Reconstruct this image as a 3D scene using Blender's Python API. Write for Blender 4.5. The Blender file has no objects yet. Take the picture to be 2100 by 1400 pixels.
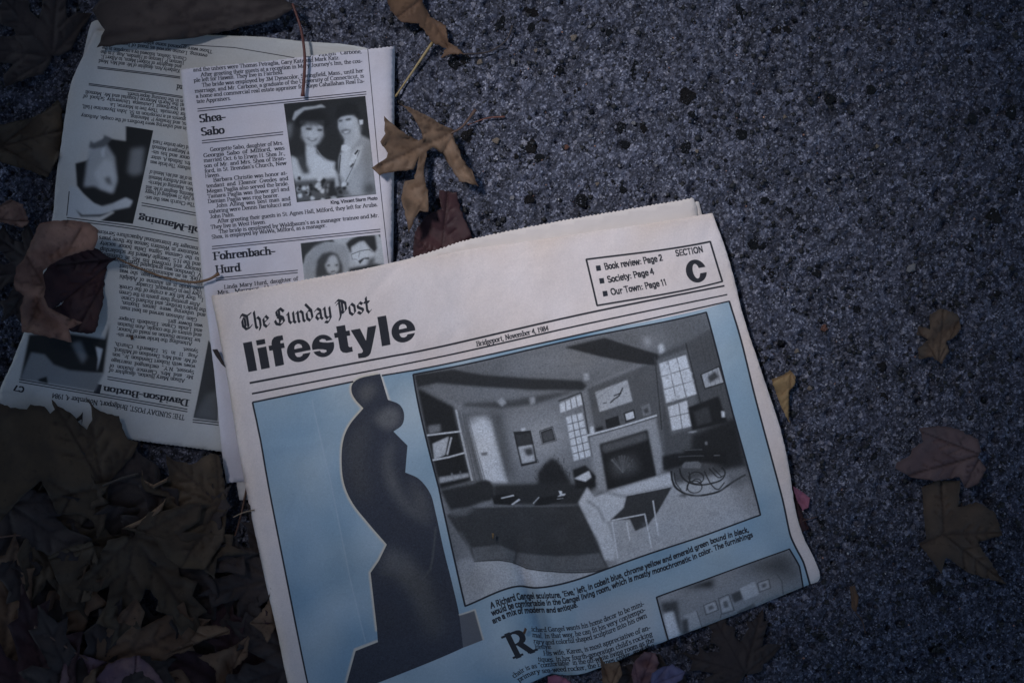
import bpy, math, random
import numpy as np
from mathutils import Vector
from mathutils.geometry import delaunay_2d_cdt

# ------------------------------------------------------------------ camera, sky, sun, exposure
W0, H0 = 2100.0, 1400.0
FRAME = 0.71                       # metres of ground across the picture
K = FRAME / W0
CAM_H = 1.30
scene = bpy.context.scene
COL = scene.collection

cam_d = bpy.data.cameras.new("camera")
cam = bpy.data.objects.new("camera", cam_d)
COL.objects.link(cam)
cam.location = (0, 0, CAM_H)
cam.rotation_euler = (0, 0, 0)
cam_d.sensor_width = 36.0
cam_d.lens = 36.0 * CAM_H / FRAME
cam_d.clip_start = 0.02
cam_d.clip_end = 600
scene.camera = cam

SUN_EL, SUN_AZ = math.radians(60), math.radians(-52)     # azimuth from +Y towards +X
world = bpy.data.worlds.new("World")
scene.world = world
world.use_nodes = True
wn = world.node_tree
bg = wn.nodes["Background"]
sky = wn.nodes.new("ShaderNodeTexSky")
sky.sky_type = 'NISHITA'
sky.sun_disc = False
sky.sun_elevation = SUN_EL
sky.sun_rotation = SUN_AZ
wn.links.new(sky.outputs[0], bg.inputs[0])
bg.inputs[1].default_value = 0.05

sun_d = bpy.data.lights.new("sun", 'SUN')
sun_d.energy = 1.5
sun_d.angle = math.radians(10)
sun_d.color = (0.97, 0.95, 1.0)
sun = bpy.data.objects.new("sun", sun_d)
COL.objects.link(sun)
SUN_DIR = Vector((math.cos(SUN_EL) * math.sin(SUN_AZ), math.cos(SUN_EL) * math.cos(SUN_AZ), math.sin(SUN_EL)))
sun.rotation_euler = SUN_DIR.to_track_quat('Z', 'Y').to_euler()
sun.location = SUN_DIR * 8

vs = scene.view_settings
vs.view_transform = 'Standard'
vs.look = 'None'
vs.gamma = 1.0
vs.exposure = 1.42
vs.use_curve_mapping = False
scene.render.engine = 'CYCLES'

RNG = np.random.default_rng(7)
random.seed(7)

# ------------------------------------------------------------------ small helpers
def world_xy(p, z):
    """photo pixel -> metres, on a level z above the ground"""
    p = np.asarray(p, float)
    z = np.asarray(z, float)
    s = (1.0 - z / CAM_H)
    return np.stack([(p[..., 0] - W0 / 2) * K * s, (H0 / 2 - p[..., 1]) * K * s, z + 0 * p[..., 0]], -1)

def tag(o, label=None, cat=None, group=None, kind=None):
    if label: o["label"] = label
    if cat: o["category"] = cat
    if group: o["group"] = group
    if kind: o["kind"] = kind
    return o

def link(name, me, mat=None, parent=None):
    o = bpy.data.objects.new(name, me)
    COL.objects.link(o)
    if mat is not None: me.materials.append(mat)
    if parent is not None: o.parent = parent
    return o

def empty(name, loc=(0, 0, 0)):
    o = bpy.data.objects.new(name, None)
    o.empty_display_size = 0.02
    COL.objects.link(o)
    o.location = loc
    return o

def mesh_from(name, V, F, smooth=True):
    me = bpy.data.meshes.new(name)
    me.from_pydata([tuple(v) for v in V], [], [tuple(f) for f in F])
    if smooth:
        me.polygons.foreach_set("use_smooth", np.ones(len(me.polygons), bool))
    me.update()
    return me

def mesh_fast(name, V, F, smooth=False):
    """V (n,3), F (m,k) arrays, every face with k corners"""
    V = np.ascontiguousarray(V, np.float32); F = np.ascontiguousarray(F, np.int32)
    me = bpy.data.meshes.new(name)
    m, k = F.shape
    me.vertices.add(len(V)); me.vertices.foreach_set("co", V.ravel())
    me.loops.add(m * k); me.loops.foreach_set("vertex_index", F.ravel())
    me.polygons.add(m)
    me.polygons.foreach_set("loop_start", np.arange(0, m * k, k, dtype=np.int32))
    me.polygons.foreach_set("loop_total", np.full(m, k, np.int32))
    if smooth: me.polygons.foreach_set("use_smooth", np.ones(m, bool))
    me.update(calc_edges=True)
    me.validate()
    return me

class Waves:
    """smooth random relief: a sum of plane waves"""
    def __init__(self, seed, wl, n=10):
        r = np.random.default_rng(seed)
        a = r.uniform(0, 2 * math.pi, n)
        L = wl * r.uniform(0.6, 1.7, n)
        self.kx = np.cos(a) * 2 * math.pi / L
        self.ky = np.sin(a) * 2 * math.pi / L
        self.ph = r.uniform(0, 2 * math.pi, n)
        self.n = n
    def __call__(self, x, y):
        x = np.asarray(x, float)[..., None]; y = np.asarray(y, float)[..., None]
        return np.sin(x * self.kx + y * self.ky + self.ph).sum(-1) / math.sqrt(self.n)

def smoothstep(a, b, x):
    t = np.clip((np.asarray(x, float) - a) / (b - a), 0, 1)
    return t * t * (3 - 2 * t)

def nodes_of(name):
    m = bpy.data.materials.new(name)
    m.use_nodes = True
    nt = m.node_tree
    return m, nt, nt.nodes["Principled BSDF"]

def N(nt, typ, **kw):
    n = nt.nodes.new(typ)
    for k, v in kw.items():
        setattr(n, k, v)
    return n

def mixc(nt, fac, a, b, blend='MIX'):
    n = nt.nodes.new("ShaderNodeMix"); n.data_type = 'RGBA'; n.blend_type = blend
    for s, v in ((n.inputs[0], fac), (n.inputs[6], a), (n.inputs[7], b)):
        if isinstance(v, bpy.types.NodeSocket): nt.links.new(v, s)
        elif isinstance(v, (int, float)): s.default_value = v
        else: s.default_value = (*v[:3], 1)
    return n.outputs[2]

def ramp(nt, val, stops):
    n = nt.nodes.new("ShaderNodeValToRGB")
    e = n.color_ramp.elements
    while len(e) < len(stops): e.new(0.5)
    for el, (p, c) in zip(e, stops):
        el.position = p
        el.color = (*c, 1) if not isinstance(c, (int, float)) else (c, c, c, 1)
    nt.links.new(val, n.inputs[0])
    return n.outputs[0]

# thin plate spline: photo pixels -> page units
class TPS:
    def __init__(self, src, dst):
        src = np.asarray(src, float); dst = np.asarray(dst, float)
        self.src = src
        n = len(src)
        A = np.zeros((n + 3, n + 3))
        A[:n, :n] = self.U(src[:, None] - src[None]) + np.eye(n) * 30.0
        A[:n, n] = 1; A[:n, n + 1:] = src
        A[n, :n] = 1; A[n + 1:, :n] = src.T
        b = np.zeros((n + 3, 2)); b[:n] = dst
        self.w = np.linalg.solve(A, b)
    @staticmethod
    def U(d):
        r2 = (d ** 2).sum(-1)
        return np.where(r2 > 0, r2 * np.log(np.maximum(r2, 1e-9)), 0.0)
    def __call__(self, p):
        p = np.asarray(p, float)
        sh = p.shape
        q = p.reshape(-1, 2)
        n = len(self.src)
        o = self.U(q[:, None] - self.src[None]) @ self.w[:n] + self.w[n] + q @ self.w[n + 1:]
        return o.reshape(sh)

# ------------------------------------------------------------------ the asphalt
def asphalt_material():
    m, nt, p = nodes_of("asphalt")
    tc = N(nt, "ShaderNodeTexCoord")
    v1 = N(nt, "ShaderNodeTexVoronoi"); v1.inputs["Scale"].default_value = 380
    v2 = N(nt, "ShaderNodeTexVoronoi"); v2.inputs["Scale"].default_value = 850
    n1 = N(nt, "ShaderNodeTexNoise"); n1.inputs["Scale"].default_value = 75; n1.inputs["Detail"].default_value = 4
    for v in (v1, v2, n1): nt.links.new(tc.outputs["Object"], v.inputs["Vector"])
    s1 = N(nt, "ShaderNodeSeparateColor"); nt.links.new(v1.outputs["Color"], s1.inputs[0])
    s2 = N(nt, "ShaderNodeSeparateColor"); nt.links.new(v2.outputs["Color"], s2.inputs[0])
    c1 = ramp(nt, s1.outputs[0], [(0.0, (.011, .012, .017)), (.42, (.026, .028, .039)), (.78, (.085, .088, .112)), (.95, (.17, .17, .20)), (1.0, (.34, .32, .33))])
    c2 = ramp(nt, s2.outputs[1], [(0.0, (.010, .011, .016)), (.5, (.040, .043, .058)), (.85, (.12, .122, .15)), (1.0, (.36, .36, .40))])
    c = mixc(nt, 0.55, c1, c2)
    d = ramp(nt, n1.outputs["Fac"], [(.34, .72), (.64, 1.30)])
    c = mixc(nt, 1.0, c, d, 'MULTIPLY')
    c = mixc(nt, 1.0, c, (.94, 1.0, 1.13), 'MULTIPLY')
    nt.links.new(c, p.inputs["Base Color"])
    p.inputs["Roughness"].default_value = 0.75
    p.inputs["Specular IOR Level"].default_value = 0.3
    bm = N(nt, "ShaderNodeBump"); bm.inputs["Strength"].default_value = 0.9; bm.inputs["Distance"].default_value = 0.0012
    nt.links.new(s1.outputs[1], bm.inputs["Height"])
    bm2 = N(nt, "ShaderNodeBump"); bm2.inputs["Strength"].default_value = 0.7; bm2.inputs["Distance"].default_value = 0.0006
    nt.links.new(v2.outputs["Distance"], bm2.inputs["Height"]); nt.links.new(bm.outputs[0], bm2.inputs["Normal"])
    nt.links.new(bm2.outputs[0], p.inputs["Normal"])
    return m

def attr_material(name, rough=0.8, spec=0.3):
    m, nt, p = nodes_of(name)
    a = N(nt, "ShaderNodeAttribute", attribute_name="tint")
    nt.links.new(a.outputs["Color"], p.inputs["Base Color"])
    p.inputs["Roughness"].default_value = rough
    p.inputs["Specular IOR Level"].default_value = spec
    return m

def build_ground():
    nx, ny = 760, 512
    hx, hy = 0.40, 0.27
    x = np.linspace(-hx, hx, nx); y = np.linspace(-hy, hy, ny)
    X, Y = np.meshgrid(x, y)
    r = np.random.default_rng(3)
    z = 0.0005 * Waves(1, 0.012, 16)(X, Y) + 0.0004 * r.normal(size=X.shape)
    z += 0.0012 * Waves(2, 0.05, 10)(X, Y)
    # small pits between the stones
    for _ in range(3200):
        cx, cy = r.uniform(-hx, hx), r.uniform(-hy, hy); s = r.uniform(.0010, .0034)
        i0, i1 = np.searchsorted(x, [cx - 3 * s, cx + 3 * s]); j0, j1 = np.searchsorted(y, [cy - 3 * s, cy + 3 * s])
        sub = np.exp(-(((X[j0:j1, i0:i1] - cx) ** 2 + (Y[j0:j1, i0:i1] - cy) ** 2) / (s * s)) ** 1.5)
        z[j0:j1, i0:i1] -= sub * r.uniform(.0012, .0042)
    edge = np.minimum(np.minimum(X + hx, hx - X), np.minimum(Y + hy, hy - Y))
    z = (z - 0.001) * smoothstep(0, 0.02, edge)
    V = np.stack([X, Y, z], -1).reshape(-1, 3)
    i = np.arange(nx * ny).reshape(ny, nx)
    F = np.stack([i[:-1, :-1], i[:-1, 1:], i[1:, 1:], i[1:, :-1]], -1).reshape(-1, 4)
    B = 300.0
    o = len(V)
    V = np.vstack([V, [(-B, -B, 0), (B, -B, 0), (B, B, 0), (-B, B, 0)]])
    a, b, c, d = i[0, 0], i[0, -1], i[-1, -1], i[-1, 0]
    F = np.vstack([F, [(o, o + 1, b, a), (o + 1, o + 2, c, b), (o + 2, o + 3, d, c), (o + 3, o, a, d)]])
    g = link("asphalt", mesh_fast("asphalt", V, F, True), asphalt_material())
    tag(g, kind="structure")
    return g

def chip_cloud(name, n, rmin, rmax, colour, seed, parent, mat, bounds=(-.39, .39, -.26, .26), zoff=0.0):
    r = np.random.default_rng(seed)
    base = np.array([(1, 0, 0), (0, 1, 0), (-1, 0, 0), (0, -1, 0), (0, 0, 1), (0, 0, -1)], float)
    tri = np.array([(0, 1, 4), (1, 2, 4), (2, 3, 4), (3, 0, 4), (1, 0, 5), (2, 1, 5), (3, 2, 5), (0, 3, 5)])
    P = np.stack([r.uniform(bounds[0], bounds[1], n), r.uniform(bounds[2], bounds[3], n), np.full(n, zoff)], -1)
    S = rmin + (rmax - rmin) * r.power(0.35, n)
    ang = r.uniform(0, 6.28, n)
    v = base[None] * (S[:, None, None] * r.uniform(.6, 1.3, (n, 6, 1))) * np.array([1, 1, .55])
    c, s = np.cos(ang)[:, None], np.sin(ang)[:, None]
    v = np.stack([v[..., 0] * c - v[..., 1] * s, v[..., 0] * s + v[..., 1] * c, v[..., 2]], -1) + P[:, None]
    F = (tri[None] + (np.arange(n) * 6)[:, None, None]).reshape(-1, 3)
    me = mesh_fast(name, v.reshape(-1, 3), F)
    at = me.color_attributes.new("tint", 'FLOAT_COLOR', 'POINT')
    cc = np.ones((n, 6, 4)); cc[..., :3] = colour(r, n)[:, None]
    at.data.foreach_set("color", cc.astype(np.float32).ravel())
    o = link(name, me, mat, parent)
    tag(o, kind="stuff")
    return o

def stone_mesh(seed, flat=0.35):
    r = np.random.default_rng(seed)
    n = 10
    a = np.linspace(0, 2 * math.pi, n, endpoint=False) + r.uniform(-.2, .2, n)
    rad = r.uniform(.6, 1.25, n)
    V = []
    for f, z in ((1.0, -0.6), (1.0, 0.1), (.68, flat)):
        V += [(math.cos(t) * q * f, math.sin(t) * q * f, z * (1 if f > .9 else r.uniform(.8, 1.1))) for t, q in zip(a, rad)]
    V.append((0, 0, flat * 1.05))
    F = []
    for k in range(2):
        for i in range(n):
            j = (i + 1) % n
            F.append((k * n + i, k * n + j, (k + 1) * n + j, (k + 1) * n + i))
    F += [(2 * n + i, 2 * n + (i + 1) % n, 3 * n) for i in range(n)]
    return mesh_from("stone", V, F, True)

ground = build_ground()
grit_mat = attr_material("grit", .7, .4)
def col_grit(r, n):
    v = .022 + .25 * r.power(.33, n)
    c = np.stack([v * .97, v, v * 1.2], -1)
    w = r.random(n)
    c[w < .05] *= np.array([2.0, 1.05, .65])
    c[w > .972] = np.array([.42, .41, .42])
    return c
chip_cloud("grit", 42000, .00024, .00095, col_grit, 11, ground, grit_mat, zoff=-.0006)
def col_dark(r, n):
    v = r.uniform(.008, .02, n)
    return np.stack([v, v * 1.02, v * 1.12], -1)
chip_cloud("pit_shade_grit", 10500, .0006, .0025, col_dark, 12, ground, grit_mat, zoff=-.0006)  # near-black flush chips standing in for the shade inside small pits

def stone_material(name, c, rough=.6):
    m, nt, p = nodes_of(name)
    n = N(nt, "ShaderNodeTexNoise"); n.inputs["Scale"].default_value = 700
    tc = N(nt, "ShaderNodeTexCoord"); nt.links.new(tc.outputs["Object"], n.inputs["Vector"])
    n.inputs["Scale"].default_value = 3.0
    cc = mixc(nt, n.outputs["Fac"], [x * .7 for x in c], [x * 1.3 for x in c])
    nt.links.new(cc, p.inputs["Base Color"])
    n3 = N(nt, "ShaderNodeTexNoise"); n3.inputs["Scale"].default_value = 5.0; n3.inputs["Detail"].default_value = 5
    nt.links.new(tc.outputs["Object"], n3.inputs["Vector"])
    bb = N(nt, "ShaderNodeBump"); bb.inputs["Strength"].default_value = .8; bb.inputs["Distance"].default_value = .15
    nt.links.new(n3.outputs["Fac"], bb.inputs["Height"]); nt.links.new(bb.outputs[0], p.inputs["Normal"])
    p.inputs["Roughness"].default_value = rough
    p.inputs["Specular IOR Level"].default_value = .25
    return m
dark_stone = [stone_material("dark_stone", (.012, .0125, .015)), stone_material("brown_stone", (.017, .013, .012)), stone_material("slate_stone", (.016, .018, .023))]
sm = []
for q in range(6):
    me = stone_mesh(q, .18)
    me.materials.append(dark_stone[0 if q < 4 else q - 3])
    sm.append(me)
known = [(1312, 152, 25), (1188, 186, 12), (1090, 300, 12), (1150, 190, 9), (1080, 165, 9), (1050, 240, 11), (1410, 300, 16), (1370, 285, 10), (1250, 65, 8), (1550, 490, 22), (1320, 262, 9), (1195, 310, 9)]
rr = np.random.default_rng(21)
for t in range(290):
    if t < len(known):
        px, py, s = known[t]
    else:
        px, py = rr.uniform(820, 2080), rr.uniform(10, 1380)
        if t % 9 == 0: px, py = rr.uniform(20, 820), rr.uniform(5, 1390)
        s = 4.0 + 11 * rr.power(.5)
    o = bpy.data.objects.new("stone", sm[int(rr.integers(0, 6))])
    COL.objects.link(o); o.parent = ground
    o.location = world_xy((px, py), 0.0) + np.array([0, 0, -.0015])
    o.scale = (s * K * rr.uniform(.8, 1.25), s * K * rr.uniform(.8, 1.25), .004)
    o.rotation_euler = (rr.uniform(-.12, .12), rr.uniform(-.12, .12), rr.uniform(0, 6.28))

# ------------------------------------------------------------------ pen and letters
def E(cx, cy, rx, ry, a0=0, a1=360, st=26):
    n = max(3, int(abs(a1 - a0) / st))
    return [(cx + rx * math.cos(math.radians(a0 + (a1 - a0) * i / n)), cy + ry * math.sin(math.radians(a0 + (a1 - a0) * i / n))) for i in range(n + 1)]

SER = {   # glyph: advance, strokes, serif spots
'a': (.47, [E(.21, .32, .14, .14, 165, 0) + [(.35, .1), (.38, .03), (.44, .03)], E(.2, .13, .15, .13)], []),
'b': (.53, [[(.11, .7), (.11, 0)], E(.29, .23, .17, .23)], [(.07, .7)]),
'c': (.45, [E(.25, .23, .18, .23, 50, 310)], []),
'd': (.53, [[(.41, .7), (.41, 0)], E(.24, .23, .17, .23)], [(.37, .7), (.45, 0)]),
'e': (.46, [E(.24, .23, .18, .23, 0, 315), [(.07, .24), (.42, .24)]], []),
'f': (.31, [[(.15, 0), (.15, .56)] + E(.26, .57, .11, .13, 180, 40), [(.03, .44), (.29, .44)]], [(.15, 0)]),
'g': (.48, [E(.22, .29, .15, .17), E(.23, -.08, .18, .11), [(.33, .42), (.44, .45)]], []),
'h': (.55, [[(.11, .7), (.11, 0)], E(.27, .28, .15, .18, 175, 0) + [(.42, 0)]], [(.07, .7), (.11, 0), (.42, 0)]),
'i': (.26, [[(.13, .46), (.13, 0)], [(.13, .62), (.13, .65)]], [(.1, .46), (.13, 0)]),
'j': (.26, [[(.14, .46), (.14, -.12), (.05, -.19)], [(.14, .62), (.14, .65)]], [(.1, .46)]),
'k': (.53, [[(.11, .7), (.11, 0)], [(.38, .46), (.13, .2)], [(.2, .27), (.42, 0)]], [(.07, .7), (.11, 0), (.38, .46), (.43, 0)]),
'l': (.26, [[(.13, .7), (.13, 0)]], [(.09, .7), (.13, 0)]),
'm': (.82, [[(.11, .46), (.11, 0)], E(.26, .28, .14, .18, 175, 0) + [(.40, 0)], E(.55, .28, .14, .18, 175, 0) + [(.69, 0)]], [(.07, .46), (.11, 0), (.40, 0), (.69, 0)]),
'n': (.55, [[(.11, .46), (.11, 0)], E(.27, .28, .15, .18, 175, 0) + [(.42, 0)]], [(.07, .46), (.11, 0), (.42, 0)]),
'o': (.5, [E(.25, .23, .19, .23)], []),
'p': (.53, [[(.11, .46), (.11, -.2)], E(.29, .23, .17, .23)], [(.07, .46), (.11, -.2)]),
'q': (.53, [[(.41, .46), (.41, -.2)], E(.24, .23, .17, .23)], [(.41, -.2)]),
'r': (.4, [[(.11, .46), (.11, 0)], E(.27, .27, .15, .17, 175, 50)], [(.07, .46), (.12, 0)]),
's': (.4, [E(.2, .345, .13, .115, 25, 270) + E(.2, .115, .14, .115, 90, -155)], []),
't': (.32, [[(.15, .6), (.15, .1), (.2, .02), (.29, .05)], [(.03, .44), (.28, .44)]], []),
'u': (.55, [[(.11, .46)] + E(.26, .17, .15, .17, 180, 360), [(.42, .46), (.42, 0)]], [(.07, .46), (.38, .46), (.45, 0)]),
'v': (.5, [[(.07, .46), (.25, 0), (.43, .46)]], [(.07, .46), (.43, .46)]),
'w': (.74, [[(.06, .46), (.21, 0), (.37, .44), (.53, 0), (.68, .46)]], [(.06, .46), (.37, .46), (.68, .46)]),
'x': (.5, [[(.07, .46), (.43, 0)], [(.43, .46), (.07, 0)]], [(.07, .46), (.43, .46), (.07, 0), (.43, 0)]),
'y': (.5, [[(.07, .46), (.26, .02)], [(.43, .46), (.2, -.14), (.08, -.19)]], [(.07, .46), (.43, .46)]),
'z': (.44, [[(.06, .44), (.38, .44), (.06, .02), (.39, .02)]], []),
'A': (.7, [[(.06, 0), (.34, .68), (.63, 0)], [(.16, .24), (.52, .24)]], [(.07, 0), (.63, 0)]),
'B': (.64, [[(.14, 0), (.14, .68)], [(.14, .66), (.34, .66)] + E(.36, .51, .15, .15, 90, -90) + [(.14, .36)], E(.36, .18, .19, .18, 90, -90) + [(.14, .01)]], [(.1, 0), (.1, .68)]),
'C': (.66, [E(.36, .34, .28, .34, 45, 315)], []),
'D': (.7, [[(.14, 0), (.14, .68)], [(.14, .66), (.3, .66)] + E(.33, .34, .29, .33, 90, -90) + [(.14, .01)]], [(.1, 0), (.1, .68)]),
'E': (.6, [[(.14, 0), (.14, .68)], [(.14, .66), (.52, .66), (.52, .56)], [(.14, .35), (.42, .35)], [(.14, .02), (.54, .02), (.54, .13)]], [(.1, 0), (.1, .68)]),
'F': (.57, [[(.14, 0), (.14, .68)], [(.14, .66), (.52, .66), (.52, .54)], [(.14, .35), (.42, .35)]], [(.14, 0), (.1, .68)]),
'G': (.72, [E(.36, .34, .28, .34, 45, 330), [(.6, .05), (.6, .3)]], [(.58, .3)]),
'H': (.74, [[(.14, 0), (.14, .68)], [(.6, 0), (.6, .68)], [(.14, .35), (.6, .35)]], [(.14, 0), (.14, .68), (.6, 0), (.6, .68)]),
'I': (.34, [[(.17, 0), (.17, .68)]], [(.17, 0), (.17, .68)]),
'J': (.46, [[(.3, .68), (.3, .12)] + E(.18, .12, .12, .12, 0, -150)], [(.3, .68)]),
'K': (.7, [[(.14, 0), (.14, .68)], [(.56, .68), (.16, .3)], [(.28, .42), (.6, 0)]], [(.14, 0), (.14, .68), (.56, .68), (.62, 0)]),
'L': (.58, [[(.14, 0), (.14, .68)], [(.14, .02), (.52, .02), (.52, .14)]], [(.1, 0), (.14, .68)]),
'M': (.88, [[(.12, 0), (.14, .66), (.43, .06), (.72, .66), (.74, 0)]], [(.12, 0), (.1, .68), (.74, 0), (.76, .68)]),
'N': (.74, [[(.14, 0), (.14, .66), (.6, .02), (.6, .68)]], [(.14, 0), (.1, .68), (.6, .68)]),
'O': (.74, [E(.37, .34, .3, .34)], []),
'P': (.6, [[(.14, 0), (.14, .68)], [(.14, .66), (.32, .66)] + E(.35, .49, .18, .17, 90, -90) + [(.14, .32)]], [(.14, 0), (.1, .68)]),
'Q': (.74, [E(.37, .34, .3, .34), [(.4, .12), (.62, -.1)]], []),
'R': (.68, [[(.14, 0), (.14, .68)], [(.14, .66), (.32, .66)] + E(.35, .5, .17, .16, 90, -90) + [(.14, .34)], [(.34, .34), (.58, 0)]], [(.14, 0), (.1, .68), (.61, 0)]),
'S': (.54, [E(.27, .51, .18, .17, 30, 270) + E(.27, .17, .2, .17, 90, -155)], []),
'T': (.64, [[(.32, 0), (.32, .68)], [(.06, .54), (.06, .66), (.58, .66), (.58, .54)]], [(.32, 0)]),
'U': (.72, [[(.14, .68)] + E(.37, .23, .23, .23, 180, 360) + [(.6, .68)]], [(.14, .68), (.6, .68)]),
'V': (.7, [[(.06, .68), (.35, 0), (.64, .68)]], [(.07, .68), (.63, .68)]),
'W': (.98, [[(.06, .68), (.28, 0), (.49, .64), (.7, 0), (.92, .68)]], [(.07, .68), (.49, .68), (.9, .68)]),
'X': (.68, [[(.08, .68), (.6, 0)], [(.6, .68), (.08, 0)]], [(.08, .68), (.6, .68), (.08, 0), (.6, 0)]),
'Y': (.66, [[(.06, .68), (.33, .32), (.6, .68)], [(.33, .32), (.33, 0)]], [(.07, .68), (.6, .68), (.33, 0)]),
'Z': (.6, [[(.08, .66), (.52, .66), (.08, .02), (.54, .02)]], []),
'0': (.5, [E(.25, .33, .17, .33)], []), '1': (.4, [[(.1, .54), (.2, .66), (.2, 0)]], [(.2, 0)]),
'2': (.5, [E(.25, .48, .17, .18, 160, -30) + [(.08, .03), (.44, .03)]], []), '3': (.5, [E(.23, .5, .16, .16, 150, -90) + E(.23, .17, .19, .17, 90, -150)], []),
'4': (.5, [[(.36, 0), (.36, .66), (.05, .2), (.46, .2)]], []), '6': (.5, [E(.25, .2, .18, .2), E(.34, .3, .27, .36, 180, 95)], []),
'7': (.48, [[(.06, .64), (.43, .64), (.2, 0)]], []), '8': (.5, [E(.25, .5, .15, .16), E(.25, .17, .18, .17)], []),
'9': (.5, [E(.25, .47, .18, .19), E(.16, .37, .27, .36, 0, -85)], []), '5': (.5, [[(.42, .64), (.14, .64), (.12, .38)] + E(.24, .2, .19, .2, 110, -140)], []),
'.': (.24, [[(.11, .02), (.11, .05)]], []), ',': (.24, [[(.11, .05), (.11, .0), (.06, -.1)]], []), '-': (.34, [[(.06, .20), (.27, .20)], [(.06, .245), (.27, .245)]], []),
"'": (.2, [[(.1, .68), (.08, .54)]], []), ':': (.26, [[(.12, .03), (.12, .06)], [(.12, .37), (.12, .4)]], []), '"': (.34, [[(.1, .68), (.08, .54)], [(.22, .68), (.2, .54)]], []),
' ': (.26, [], []),
}
SAN = dict(SER)
SAN['g'] = (.53, [[(.41, .46), (.41, -.08)] + E(.25, -.06, .16, .13, 0, -150), E(.24, .23, .17, .23)], [])
SAN['a'] = (.5, [E(.23, .32, .16, .14, 165, 0) + [(.39, .0)], E(.22, .13, .16, .13, 80, 290) + [(.39, .14)], [(.22, .26), (.39, .28)]], [])
SAN['y'] = (.5, [[(.07, .46), (.26, .02)], [(.43, .46), (.25, -.06), (.19, -.17), (.08, -.17)]], [])
SAN['t'] = (.34, [[(.15, .6), (.15, .1), (.2, .01), (.3, .02)], [(.03, .44), (.29, .44)]], [])
SAN['T'] = (.62, [[(.31, 0), (.31, .68)], [(.05, .65), (.57, .65)]], [])
SAN['E'] = (.6, [[(.54, .65), (.13, .65), (.13, .03), (.55, .03)], [(.13, .35), (.5, .35)]], [])
def R_(x0, y0, x1, y1): return [(x0, y0), (x1, y0), (x1, y1), (x0, y1)]
HEA = {   # very heavy sans: (sign, outline) pieces
'l': (.30, [(1, R_(.05, 0, .255, .72))]), 'i': (.30, [(1, R_(.05, 0, .255, .53)), (1, R_(.05, .595, .255, .72))]),
'f': (.385, [(1, R_(.085, 0, .29, .45)), (1, R_(.01, .405, .37, .53)), (1, [(.085, .45), (.085, .57), (.11, .65), (.17, .71), (.26, .725), (.37, .72), (.37, .60), (.315, .60), (.293, .58), (.29, .45)])]),
'e': (.585, [(1, E(.29, .265, .275, .28, 0, 360, 8)), (-1, [(.195, .325), (.21, .39), (.245, .425), (.29, .437), (.335, .425), (.37, .39), (.382, .325)]), (-1, [(.192, .225), (.7, .225), (.7, .168), (.375, .168), (.345, .125), (.29, .108), (.23, .125), (.2, .17)])]),
's': (.55, [(1, E(.27, .265, .255, .28, 0, 360, 8)), (-1, [(.36, .375), (.34, .42), (.27, .445), (.21, .42), (.21, .385), (.28, .355), (.40, .325), (.7, .31), (.7, .375)]), (-1, [(.18, .165), (.21, .115), (.27, .09), (.33, .11), (.33, .15), (.26, .18), (.14, .21), (-.2, .225), (-.2, .165)])]),
't': (.395, [(1, R_(.085, .13, .29, .68)), (1, R_(.01, .405, .37, .53)), (1, [(.085, .18), (.095, .08), (.14, .02), (.22, -.01), (.37, 0), (.37, .125), (.315, .122), (.29, .15), (.29, .18)])]),
'y': (.60, [(1, [(.0, .53), (.215, .53), (.305, .21), (.39, .53), (.595, .53), (.405, -.02), (.37, -.11), (.32, -.17), (.24, -.2), (.08, -.195), (.08, -.07), (.165, -.07), (.195, -.05), (.20, -.01)])]),
'C': (.60, [(1, E(.3, .34, .29, .37, 0, 360, 8)), (-1, E(.3, .34, .095, .235, 0, 360, 8)), (-1, [(.3, .425), (.7, .425), (.7, .255), (.3, .255)])]),
}
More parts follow.
